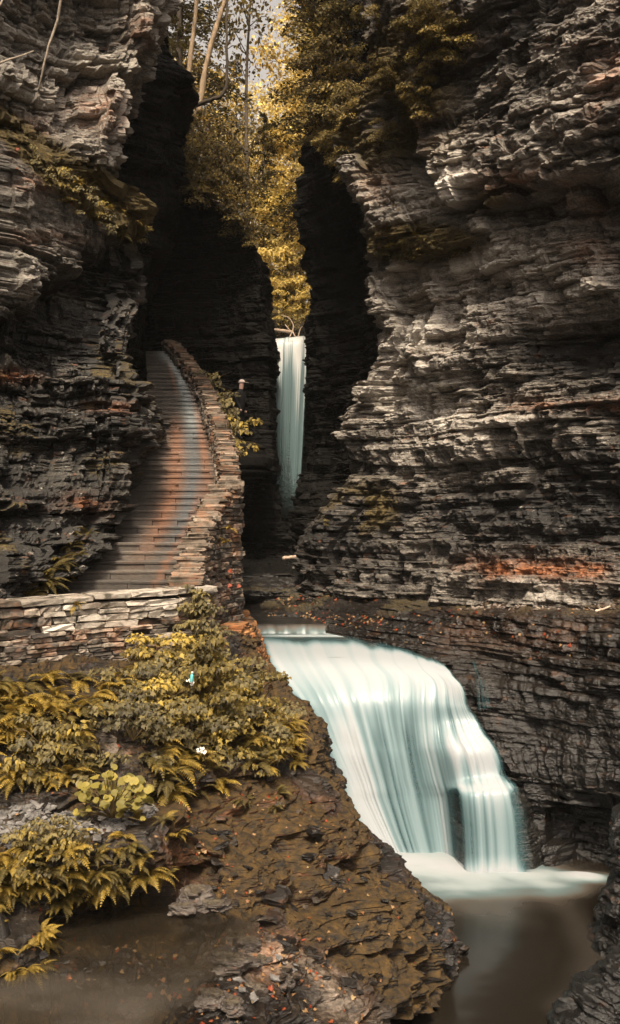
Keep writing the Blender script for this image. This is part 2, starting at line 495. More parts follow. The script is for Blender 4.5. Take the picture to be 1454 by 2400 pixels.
M['leaf_fallen'] = leaf_mat('fallen_leaf', (0.24, 0.04, 0.014), (0.17, 0.085, 0.032), (0.30, 0.21, 0.10), 0.2)

def plain(name, col, rough=0.8, nscale=12, var=0.5, spec=0.4, bump=0.4, stretch=(1, 1, 1)):
    t = NT(name)
    n = t.noise(t.coord(stretch), nscale, 5, 0.65)
    c = t.mix(t.rng(n, 0.3, 0.7), tuple(x * (1 - var) for x in col), tuple(min(1, x * (1 + var)) for x in col))
    t.l(c, t.b.inputs['Base Color']); t.b.inputs['Roughness'].default_value = rough
    t.b.inputs['Specular IOR Level'].default_value = spec
    if bump: t.bump(n, bump, 0.01)
    return t.m
M['bark'] = plain('brown_bark', (0.06, 0.045, 0.032), 0.9, 8, 0.5, 0.3, 0.8, (1, 1, 0.25))
M['bark_pale'] = plain('pale_bark', (0.30, 0.21, 0.13), 0.8, 9, 0.45, 0.3, 0.6, (1, 1, 0.3))
M['drift'] = plain('bleached_wood', (0.42, 0.31, 0.23), 0.75, 14, 0.4, 0.3, 0.6)
M['root'] = plain('dry_root', (0.26, 0.21, 0.16), 0.85, 20, 0.4, 0.3, 0.5)
M['stem'] = plain('plant_stem', (0.09, 0.06, 0.02), 0.7, 20, 0.3)
M['slate'] = plain('broken_slate', (0.12, 0.11, 0.102), 0.6, 9, 0.8, 0.4, 0.4)
M['wetstone'] = rock_mat('pale_wet_stone', [(0.2, (0.02, 0.016, 0.013)), (0.5, (0.075, 0.06, 0.05)), (0.8, (0.17, 0.14, 0.118)), (0.97, (0.32, 0.28, 0.24))], rough=(0.3, 0.7), lichen=0.2)
M['pinkrock'] = plain('pinkish_shale', (0.17, 0.135, 0.11), 0.85, 6, 0.5, 0.3, 0.8, (1, 1, 3))
M['cloth'] = plain('dark_cloth', (0.005, 0.005, 0.006), 0.95, 20, 0.3)
M['skin'] = plain('skin', (0.55, 0.33, 0.26), 0.6, 30, 0.1, 0.4, 0)
M['cap'] = plain('cap_cloth', (0.55, 0.44, 0.40), 0.9, 30, 0.15, 0.3, 0)
M['teal'] = plain('turquoise_plastic', (0.15, 0.55, 0.56), 0.35, 10, 0.15, 0.5, 0)
M['petal'] = plain('white_petal', (0.8, 0.74, 0.66), 0.6, 20, 0.1, 0.3, 0)
M['hill'] = plain('leafy_hillside', (0.045, 0.032, 0.010), 0.95, 2.0, 0.6, 0.2, 0.8)

def water_sheet(name, white=(0.41, 0.435, 0.455), teal=(0.06, 0.135, 0.15)):
    t = NT(name)
    d = t.attr('dens')
    col = t.ramp(d, [(0.0, tuple(c * 0.75 for c in teal)), (0.40, teal), (0.66, (0.23, 0.325, 0.345)), (0.9, white)])
    t.l(col, t.b.inputs['Base Color'])
    t.b.inputs['Roughness'].default_value = 0.35
    t.b.inputs['Specular IOR Level'].default_value = 0.35
    t.l(t.rng(d, 0.0, 0.75, 0.0, 0.97), t.b.inputs['Alpha'])
    tr = t.n('ShaderNodeBsdfTranslucent'); t.l(col, tr.inputs[0])
    al = t.n('ShaderNodeBsdfTransparent')
    m1 = t.n('ShaderNodeMixShader'); t.l(t.rng(d, 0.0, 0.75, 0.0, 0.97), m1.inputs[0])
    t.l(al.outputs[0], m1.inputs[1]); t.l(tr.outputs[0], m1.inputs[2])
    mx = t.n('ShaderNodeMixShader'); mx.inputs[0].default_value = 0.25
    t.l(t.b.outputs[0], mx.inputs[1]); t.l(m1.outputs[0], mx.inputs[2]); t.l(mx.outputs[0], t.out.inputs['Surface'])
    return t.m
M['fall'] = water_sheet('silky_white_water')
M['fall_shade'] = water_sheet('falling_white_water', (0.88, 0.88, 0.86), (0.26, 0.38, 0.39))  # paler copy of the water, colour raised to offset shade on the upper fall

def pool_mat(name, deep, foam, rough=0.12, alpha=1.0):
    t = NT(name)
    fm = t.attr('foam')
    col = t.ramp(fm, [(0.0, deep), (0.28, (0.065, 0.055, 0.045)), (0.5, (0.085, 0.115, 0.115)), (0.72, (0.22, 0.25, 0.25)), (1.0, foam)])
    t.l(col, t.b.inputs['Base Color'])
    t.l(t.rng(fm, 0, 0.5, rough, 0.6), t.b.inputs['Roughness']); t.b.inputs['Specular IOR Level'].default_value = 0.2
    if alpha < 1:
        t.l(t.math('MULTIPLY', t.rng(fm, 0, 0.6, alpha, 1.0), t.attr('cover')), t.b.inputs['Alpha'])
        t.b.inputs['Specular IOR Level'].default_value = 0.5
    return t.m
M['pool'] = pool_mat('brown_pool_water', (0.010, 0.0078, 0.0056), (0.31, 0.315, 0.325), 0.18)
M['stream'] = pool_mat('dark_stream_water', (0.014, 0.013, 0.012), (0.40, 0.42, 0.44), 0.3)
M['puddle'] = pool_mat('murky_shallow_water', (0.022, 0.017, 0.011), (0.10, 0.08, 0.062), 0.06, 0.48)
# ------------------------------------------------------------------ cliffs and terrain
def row(v, pts):
    return [P(u, v, d) for u, d in pts]

def wall_d(u):                      # distance of the right-hand wall plane
    k = (u - CX) / F
    t = (22 * k - 1.15) / (4.1 + 5 * k)
    return 22 - 5 * t

# right-hand wall: left silhouette by photo row
RE = [(-260, 940), (0, 930), (200, 880), (330, 800), (420, 842), (500, 876), (550, 893), (600, 866), (650, 856), (763, 868), (850, 856), (950, 820),
      (1014, 803), (1060, 812), (1102, 822), (1178, 790), (1247, 752), (1300, 735), (1366, 735), (1480, 735)]
def build_right():
    net = []
    for v, e in RE:
        d = wall_d(e)
        c = P(e, v, d)
        r = [c + np.array([1.6, 4.5, 0]), c + np.array([0.25, 1.3, 0])]
        r.append(c)
        for f in (0.12, 0.3, 0.5, 0.7, 0.9, 1.15, 1.7):
            u = e + f * (1500 - e)
            r.append(P(u, v, wall_d(u)))
        net.append(r)
    # tall crest above the frame
    top = [p + np.array([0.0, 0.5, 4.5]) for p in net[0]]
    top2 = [p + np.array([0.6, 3.0, 5.5]) for p in net[0]]
    net = [top2, top] + net
    def off(u, v, G):
        o = 0
        # overhanging buttress: right of the line (1000,240)-(1110,500)
        ln = 1000 + (v - 240) * 0.42
        but = ss(-10, 14, u - ln) * ss(535, 470, v + 0.16 * (u - 1110)) * ss(900, 1000, u)
        o = o + 1.15 * but
        # recess just under the buttress edge
        o = o - 1.0 * bump2(u, v, 1030, 330, 70, 100) * ss(ln + 35, ln + 5, u)
        # deep hollow near the right edge
        o = o - 1.4 * ss(1130, 1400, u) * np.exp(-((v - (800 - 0.10 * (u - 1300))) / 70.0) ** 2)
        o = o + 0.35 * np.exp(-((v - (690 - 0.12 * (u - 1200))) / 50.0) ** 2) * ss(980, 1200, u)
        # shelf lines
        o = o + 0.30 * np.exp(-((v - (560 - 0.2 * (u - 1000))) / 28.0) ** 2) * ss(1300, 1000, u)
        o = o - 0.40 * bump2(u, v, 905, 790, 50, 120) - 0.25 * bump2(u, v, 850, 600, 40, 60) - 0.7 * bump2(u, v, 940, 690, 50, 40)
        o = o + 0.5 * bump2(u, v, 1180, 560, 200, 40) + 0.45 * bump2(u, v, 1050, 850, 120, 50) - 0.5 * bump2(u, v, 1200, 690, 140, 30)
        # under-cut below the vegetation corner, dark notch
        o = o - 0.35 * bump2(u, v, 880, 900, 45, 90)
        # battered foot
        o = o + 0.40 * ss(1150, 1380, v)
        o = o - 0.25 * np.exp(-((v - 1280) / 40.0) ** 2) * ss(900, 1100, u)
        return o
    def mossf(u, v, D, up, pn):
        m = 0.95 * bump2(u, v, 900, 230, 150, 160) * ss(0.3, 0.55, pn + 0.15 * up)
        m += 1.6 * bump2(u, v, 980, 570, 120, 40) * ss(0.30, 0.5, pn + 0.2)
        m += 0.7 * bump2(u, v, 850, 1190, 90, 60) * ss(0.4, 0.6, pn + 0.1)
        m += 0.5 * bump2(u, v, 1150, 470, 60, 30)
        return m
    def rustf(u, v, D, pn):
        r = 1.0 * np.exp(-((v - (1335 + 0.0 * u)) / 26.0) ** 2) * ss(1040, 1120, u) * ss(1500, 1420, u + 60 * pn)
        r += 0.7 * bump2(u, v, 1390, 480, 60, 40) + 0.75 * bump2(u, v, 1230, 430, 120, 35)
        r += 0.7 * bump2(u, v, 1390, 590, 60, 30) + 0.6 * bump2(u, v, 1420, 200, 60, 80)
        r += 0.55 * np.exp(-((v - 950) / 16.0) ** 2) * ss(1150, 1250, u)
        r += 0.5 * bump2(u, v, 880, 430, 50, 40) + 0.6 * bump2(u, v, 985, 300, 40, 50)
        r += 0.6 * bump2(u, v, 1030, 90, 70, 50)
        return r * ss(0.25, 0.5, pn)
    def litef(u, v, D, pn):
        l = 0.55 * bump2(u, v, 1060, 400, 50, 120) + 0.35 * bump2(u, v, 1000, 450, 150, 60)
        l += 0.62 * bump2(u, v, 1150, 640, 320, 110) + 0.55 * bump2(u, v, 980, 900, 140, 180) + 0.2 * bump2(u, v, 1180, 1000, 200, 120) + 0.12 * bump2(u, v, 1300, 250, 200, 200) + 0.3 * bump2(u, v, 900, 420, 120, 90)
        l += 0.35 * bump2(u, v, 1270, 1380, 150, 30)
        l -= 0.45 * bump2(u, v, 1130, 1190, 260, 60) + 0.45 * bump2(u, v, 1400, 1150, 160, 160) + 0.4 * bump2(u, v, 1400, 830, 140, 60)  # shadowed hollow and dim lower right painted into the rock colour
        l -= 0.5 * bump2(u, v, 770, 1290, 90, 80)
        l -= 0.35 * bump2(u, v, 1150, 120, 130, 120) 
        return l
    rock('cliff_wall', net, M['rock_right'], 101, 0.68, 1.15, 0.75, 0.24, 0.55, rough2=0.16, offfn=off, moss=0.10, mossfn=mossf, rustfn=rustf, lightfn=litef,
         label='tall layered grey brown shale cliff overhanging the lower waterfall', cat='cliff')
build_right()

# dark far buttress right of the upper fall
def build_slot_right():
    E = [(-300, 735), (0, 735), (100, 738), (250, 724), (380, 712), (420, 699), (480, 693), (550, 696), (600, 708), (680, 716), (790, 717),
         (850, 718), (930, 712), (1050, 707), (1130, 698), (1200, 686), (1260, 700), (1320, 738), (1420, 790)]
    net = []
    for v, e in E:
        d = 30.5
        c = P(e, v, d)
        net.append([c + np.array([1.2, 7, 0]), c + np.array([0.12, 2.0, 0]), c, P(e + 60, v, 29), P(e + 130, v, 27), P(e + 230, v, 25.2), P(e + 380, v, 24)])
    net = [[p + np.array([1.0, 2, 3.5]) for p in net[0]]] + net
    def off(u, v, G):
        return -0.8 * bump2(u, v, 790, 640, 60, 200) - 0.7 * bump2(u, v, 760, 1060, 50, 130)
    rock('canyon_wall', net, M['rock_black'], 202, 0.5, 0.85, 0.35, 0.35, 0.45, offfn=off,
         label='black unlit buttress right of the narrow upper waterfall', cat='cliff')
build_slot_right()

# left-hand cliff above the stairs
def build_left():
    rows = [(-260, 385, 19.5), (0, 382, 19.5), (80, 374, 19.5), (150, 335, 19.4), (200, 305, 19.2), (290, 296, 19.0), (390, 292, 19.0), (430, 345, 19.6), (475, 384, 20.0), (520, 402, 20.3),
            (600, 420, 20.6), (655, 422, 20.6), (690, 396, 20.2), (740, 372, 19.4), (800, 345, 18.6), (870, 322, 18.0), (950, 308, 17.6), (1080, 302, 17.3), (1200, 290, 17.0), (1290, 235, 16.2), (1350, 150, 15.4), (1420, 90, 14.8), (1500, 70, 14.4)]
    net = []
    for v, e, d in rows:
        c = P(e, v, d)
        f = ss(660, 860, v)            # lower rows: the side wall runs back beside the stairs
        g = ss(1180, 1400, v)
        b1 = np.array([-3.62, 21.0, c[2]]) * f + (c + np.array([-0.55, 2.2, 0])) * (1 - f)
        b2 = np.array([-4.85, 29.0, c[2]]) * f + (c + np.array([-2.2, 8.0, 0])) * (1 - f)
        b1 = b1 + g * np.array([-0.75, -2.0, 0]); b2 = b2 + g * np.array([-0.6, -4.0, 0])
        h = 1 - ss(850, 1350, v)
        d0 = 12.4 + 4.0 * h; d1 = 13.5 + 3.4 * h
        a0 = P(-260, v, d0)
        r = [np.array([-7.5, 2.0, a0[2]]), np.array([-6.6, 8.0, a0[2]]), a0, P(-20, v, d1)]  # unseen columns carried on towards the camera to stop sun leaks
        r += [P(-20 + (e + 20) * 0.38, v, d1 + (d - d1) * 0.40), P(-20 + (e + 20) * 0.72, v, d1 + (d - d1) * 0.74), c, b1, b2]
        net.append(r)
    net = [[p + np.array([-2.0, 2.5, 13.0]) for p in net[0]], [p + np.array([-0.3, 0.3, 11.5]) for p in net[0]]] + net  # crest raised out of view to keep the sun off the gorge
    def band(u): return 265 + 0.72 * u + 60 * np.sin(u / 90.0) * 0.3
    def off(u, v, G):
        o = 0
        b = band(u)
        ee = np.interp(v, [r[0] for r in rows], [r[1] for r in rows])
        o = o - 0.85 * ss(b + 40, b - 50, v) * ss(-300, 60, v) * ss(ee - 10, ee - 150, u)          # upper face set back above the sloping ledge
        o = o - 0.45 * ss(-300, 100, v) * ss(b + 40, b - 50, v) * bump2(u, v, 330, 330, 60, 110)
        ub = 720 - 0.62 * u                                               # underside of the smooth block
        o = o + 0.35 * ss(b - 10, b + 70, v) * ss(ub + 40, ub - 10, v) * ss(230, 170, u)
        o = o - 0.75 * ss(ub - 5, ub + 60, v) * ss(1000, 760, v) * ss(-20, 120, u)
        o = o - 0.4 * bump2(u, v, 270, 640, 80, 60)
        o = o - 0.35 * bump2(u, v, 120, 1080, 120, 60) - 0.35 * bump2(u, v, 230, 1230, 80, 40) - 0.3 * bump2(u, v, 30, 1240, 60, 60)
        o = o + 0.25 * np.exp(-((v - 1000) / 60.0) ** 2)
        return o
    def mossf(u, v, D, up, pn):
        b = band(u)
        m = 1.5 * np.exp(-((v - (b + 15)) / (34 + 0.10 * u)) ** 2) * ss(0.22, 0.45, pn + 0.12)
        m += 0.35 * ss(700, 900, v) * ss(0.47, 0.62, pn) * (0.3 + up)
        return m * ss(500, 420, u)
    def rustf(u, v, D, pn):
        r = 0.9 * bump2(u, v, 20, 882, 60, 16) + 0.75 * bump2(u, v, 255, 955, 45, 12) + 0.6 * bump2(u, v, 230, 260, 80, 50)
        r += 0.7 * bump2(u, v, 60, 320, 50, 40) + 0.5 * bump2(u, v, 90, 430, 50, 25) + 0.5 * bump2(u, v, 100, 560, 90, 20)
        r += 0.6 * bump2(u, v, 330, 60, 40, 60) + 0.55 * bump2(u, v, 200, 1180, 50, 25)
        return r
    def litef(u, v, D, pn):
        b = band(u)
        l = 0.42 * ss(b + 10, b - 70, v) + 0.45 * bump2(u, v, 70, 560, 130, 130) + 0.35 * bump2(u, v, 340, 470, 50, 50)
        l -= 0.42 * ss(690, 780, v) + 0.40 * bump2(u, v, 290, 640, 120, 70)  # shade of the overhang recess painted in; lower face is darker wet rock
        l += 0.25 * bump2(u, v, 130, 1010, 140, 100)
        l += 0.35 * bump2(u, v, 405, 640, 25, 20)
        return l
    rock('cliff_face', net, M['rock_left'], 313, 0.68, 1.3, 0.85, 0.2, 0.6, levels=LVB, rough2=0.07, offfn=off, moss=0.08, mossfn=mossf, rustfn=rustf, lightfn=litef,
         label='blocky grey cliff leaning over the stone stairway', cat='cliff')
build_left()

# shaded cliffs behind the left-hand one
def build_back_left():
    E = [(-320, 372), (0, 372), (100, 370), (150, 405), (185, 436), (225, 436), (260, 418), (300, 413), (400, 412), (470, 410), (520, 385), (640, 355), (760, 330), (900, 310), (1100, 300)]
    net = []
    for v, e in E:
        c = P(e, v, 25.5)
        net.append([P(e - 330, v, 24.0), P(e - 200, v, 24.0), P(e - 80, v, 24.9), c, c + np.array([-0.15, 2, 0]), c + np.array([-1.5, 7, 0])])
    net = [[p + np.array([-1.5, 1.5, 9.0]) for p in net[0]]] + net
    rock('canyon_buttress', net, M['rock_black'], 404, 0.5, 1.1, 0.4, 0.3, 0.6, offfn=lambda u, v, G: 0.0 * u,
         label='dark buttress half hidden behind the grey cliff above the stairs', cat='cliff', moss=0.1)
    E = [(430, 452), (470, 500), (530, 560), (570, 592), (610, 610), (700, 610), (740, 620), (780, 630), (900, 630), (1050, 628), (1130, 632), (1200, 652), (1300, 690)]
    net = []
    for v, e in E:
        c = P(e, v, 29.5)
        net.append([P(120, v, 32), P(430, v, 31), P(430 + (e - 430) * 0.6, v, 30.4), c, c + np.array([0.05, 2.0, 0]), c + np.array([-0.3, 7, 0])])
    net = [[p + np.array([-1.0, 5.5, 1.5]) for p in net[0]], [p + np.array([-0.3, 1.6, 0.5]) for p in net[0]]] + net
    for v, d, e in ((1345, 27.5, 680), (1390, 26, 660), (1440, 24.0, 640), (1470, 22.5, 620)):
        c = P(e, v, d)
        net.append([P(330, v, d + .6), P(430, v, d + .4), P(520, v, d + .2), c, c + np.array([0.5, .6, -.2]), c + np.array([1.0, 1.5, -.5])])
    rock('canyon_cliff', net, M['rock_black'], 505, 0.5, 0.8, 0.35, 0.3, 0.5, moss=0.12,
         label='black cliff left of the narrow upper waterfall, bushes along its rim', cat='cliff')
build_back_left()

# rock behind the upper fall and the shelf its stream comes from
def build_upper_bed():
    net = []
    zt = P(0, 797, 33)[2]
    for y, z in ((60, 11.0), (48, 8.0), (40, 6.4), (35, zt + 0.05), (33.4, zt - 0.06), (33.25, zt - 0.5), (33.3, 2.5), (33.2, 0.5), (32.8, -0.6), (31, -1.2), (29, -1.5), (27, -1.75), (25, -2.0), (23.3, -2.45)):
        net.append([np.array([x, y, z + (0.35 * max(0, abs(x + 0.7) - 0.8) if y > 34 else 0)]) for x in (-5, -3, -1.6, -1.1, -0.5, 0.2, 1.2, 3)])
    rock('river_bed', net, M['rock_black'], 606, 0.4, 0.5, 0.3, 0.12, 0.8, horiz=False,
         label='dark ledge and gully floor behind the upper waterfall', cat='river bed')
build_upper_bed()

# stream bed and the rock under the lower fall
ZP = -5.7
W_NET = [[(585, 1478, 20.6), (680, 1479, 20.6), (780, 1486, 20.2), (870, 1498, 19.6), (940, 1516, 18.9), (985, 1532, 18.3), (1015, 1543, 18.0), (1038, 1551, 17.8)],
         [(606, 1508, 19.3), (700, 1508, 19.3), (792, 1513, 19.1), (876, 1524, 18.6), (946, 1538, 18.2), (994, 1552, 17.8), (1026, 1560, 17.6), (1052, 1567, 17.4)],
         [(622, 1543, 18.1), (718, 1544, 18.1), (806, 1546, 18.1), (886, 1552, 17.9), (958, 1562, 17.7), (1008, 1573, 17.45), (1042, 1580, 17.25), (1068, 1586, 17.1)],
         [(650, 1588, 17.5), (745, 1586, 17.6), (835, 1585, 17.6), (920, 1588, 17.5), (990, 1596, 17.3), (1032, 1602, 17.15), (1064, 1608, 17.0), (1088, 1612, 16.9)],
         [(690, 1640, 17.15), (775, 1638, 17.25), (852, 1638, 17.25), (926, 1640, 17.2), (993, 1645, 17.05), (1038, 1650, 16.97), (1074, 1652, 16.9), (1104, 1654, 16.82)],
         [(720, 1700, 17.0), (796, 1696, 17.08), (866, 1696, 17.1), (932, 1696, 17.06), (996, 1696, 16.95), (1046, 1692, 16.9), (1086, 1688, 16.84), (1120, 1682, 16.8)],
         [(742, 1748, 16.9), (812, 1746, 17.0), (878, 1746, 17.0), (940, 1746, 16.98), (1000, 1744, 16.85), (1056, 1738, 16.65), (1104, 1730, 16.6), (1146, 1722, 16.66)],
         [(757, 1778, 16.87), (822, 1776, 16.95), (886, 1776, 16.95), (946, 1776, 16.93), (1006, 1774, 16.82), (1068, 1770, 16.5), (1124, 1764, 16.42), (1172, 1760, 16.52)],
         [(782, 1830, 16.8), (842, 1830, 16.9), (900, 1830, 16.9), (956, 1830, 16.88), (1020, 1830, 16.8), (1080, 1826, 16.42), (1140, 1818, 16.36), (1192, 1812, 16.45)],
         [(792, 1856, 16.78), (850, 1856, 16.87), (906, 1856, 16.87), (962, 1856, 16.86), (1028, 1856, 16.8), (1085, 1850, 16.14), (1150, 1846, 16.08), (1212, 1842, 16.16)],
         [(803, 1882, 16.75), (858, 1882, 16.85), (912, 1882, 16.85), (966, 1882, 16.84), (1034, 1882, 16.8), (1088, 1874, 15.96), (1156, 1872, 15.92), (1232, 1868, 15.98)],
         [(850, 1960, 16.7), (895, 1960, 16.76), (938, 1960, 16.76), (984, 1960, 16.76), (1044, 1962, 16.72), (1093, 1962, 15.9), (1165, 1962, 15.86), (1250, 1956, 15.9)],
         [(905, 2038, 16.62), (938, 2038, 16.66), (968, 2038, 16.66), (1004, 2040, 16.66), (1054, 2044, 16.62), (1098, 2062, 15.82), (1170, 2064, 15.77), (1256, 2058, 15.82)]]
def netP(N): return [[P(*p) for p in r] for r in N]

def build_fall_rock():
    A = netP(W_NET)
    net = []
    up = [[np.array([x, y, z]) for x in (-3.2, -1.6, -0.8, -0.1, 0.6, 1.2, 1.7, 2.0, 2.3, 2.6, 4.0)] for y, z in ((27, -2.2), (24, -2.48), (22.0, -2.56))]
    for r in A:
        q = [p + np.array([0, 0.16, -0.12]) for p in r]
        net.append([q[0] + np.array([-1.6, 0.5, -0.4]), q[0] + np.array([-0.35, 0.15, -0.15])] + q + [q[-1] + np.array([0.4, 0.6, -0.1])])
    net = up + net + [[p + np.array([0, 0.0, -1.2]) for p in net[-1]]]
    rock('stream_bed', net, M['river_rock'], 707, 0.5, 0.26, 0.3, 0.04, 0.9, horiz=False, fine=0.015,
         label='smooth wet ledges under the lower waterfall', cat='river bed')
build_fall_rock()

def build_terrace():
    # (v, [(u, d)...]) from the foot of the wall outwards and down to the pool
    us = (560, 640, 700, 760, 880, 1000, 1100, 1250, 1400, 1560)
    def wd(u): return wall_d(max(u, 735))
    net = []
    net.append([P(u, 1345, wd(u) + 0.7) for u in us])
    net.append([P(u, 1385, wd(u) - 0.1) for u in us])
    net.append([P(u, v, d) for u, v, d in zip(us, (1420, 1408, 1402, 1400, 1404, 1412, 1418, 1420, 1420, 1420), (23.6, 23.2, 22.9, 22.5, 21.2, 20.0, 19.1, 17.8, 16.8, 15.8))])
    net.append([P(u, v, d) for u, v, d in zip(us, (1452, 1441, 1442, 1446, 1440, 1444, 1446, 1446, 1446, 1446), (22.3, 22.1, 21.9, 21.5, 20.3, 19.3, 18.5, 17.3, 16.3, 15.3))])
    net.append([P(u, v, d) for u, v, d in zip(us, (1485, 1475, 1478, 1486, 1500, 1522, 1545, 1560, 1570, 1580), (22.4, 22.2, 22.0, 21.0, 19.6, 18.6, 18.0, 17.0, 16.0, 15.1))])
    net.append([P(u, v, d) for u, v, d in zip((700, 760, 820, 900, 960, 1020, 1105, 1250, 1400, 1560), (1560, 1560, 1560, 1570, 1580, 1595, 1610, 1620, 1640, 1660), (21, 20.5, 20, 19.2, 18.6, 17.9, 17.25, 16.7, 15.8, 15.0))])
    net.append([P(u, v, d) for u, v, d in zip((820, 860, 900, 960, 1010, 1060, 1135, 1250, 1400, 1560), (1700,) * 10, (20, 19.5, 19, 18.4, 17.9, 17.5, 17.0, 16.5, 15.7, 14.9))])
    net.append([P(u, v, d) for u, v, d in zip((880, 910, 950, 1000, 1050, 1110, 1190, 1270, 1400, 1560), (1830,) * 10, (19, 18.6, 18.2, 17.8, 17.4, 17.0, 16.6, 16.3, 15.7, 14.9))])
    net.append([P(u, v, d) for u, v, d in zip((900, 930, 970, 1020, 1070, 1130, 1210, 1280, 1400, 1560), (1940,) * 10, (18.6, 18.2, 17.9, 17.6, 17.2, 16.8, 16.5, 16.2, 15.7, 14.9))])
    net.append([P(u, v, d) for u, v, d in zip((900, 930, 970, 1020, 1070, 1130, 1210, 1285, 1400, 1560), (2090,) * 10, (18.4, 18.0, 17.7, 17.4, 17.0, 16.6, 16.3, 16.05, 15.6, 14.9))])
    net = [r + [r[-1] + (r[-1] - r[-2]) * 1.6] for r in net]
    def off(u, v, G):
        o = -0.55 * ss(1240, 1290, u - 0.25 * (v - 1900)) * ss(1850 - 0.0 * u, 1890, v) * ss(1480, 1400, u) + 0.0
        o = o + 0.18 * np.exp(-((v - 1560 - 0.12 * (u - 1100)) / 30.0) ** 2)
        return o
    def rustf(u, v, D, pn):
        return 0.6 * np.exp(-((v - 1400) / 22.0) ** 2) * ss(1000, 1150, u) + 0.35 * np.exp(-((v - 1480) / 50.0) ** 2) * ss(950, 1050, u) * ss(.4, .6, pn)
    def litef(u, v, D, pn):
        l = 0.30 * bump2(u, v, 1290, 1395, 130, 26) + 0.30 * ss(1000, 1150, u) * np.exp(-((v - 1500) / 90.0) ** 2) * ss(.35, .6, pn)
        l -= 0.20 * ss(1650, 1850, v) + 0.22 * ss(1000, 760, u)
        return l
    def mossf(u, v, D, up, pn):
        return 0.35 * up * ss(.45, .6, pn) * ss(1500, 1400, v)
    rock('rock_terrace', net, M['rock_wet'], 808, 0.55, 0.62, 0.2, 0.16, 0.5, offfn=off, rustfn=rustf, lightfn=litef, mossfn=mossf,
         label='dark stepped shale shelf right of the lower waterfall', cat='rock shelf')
build_terrace()

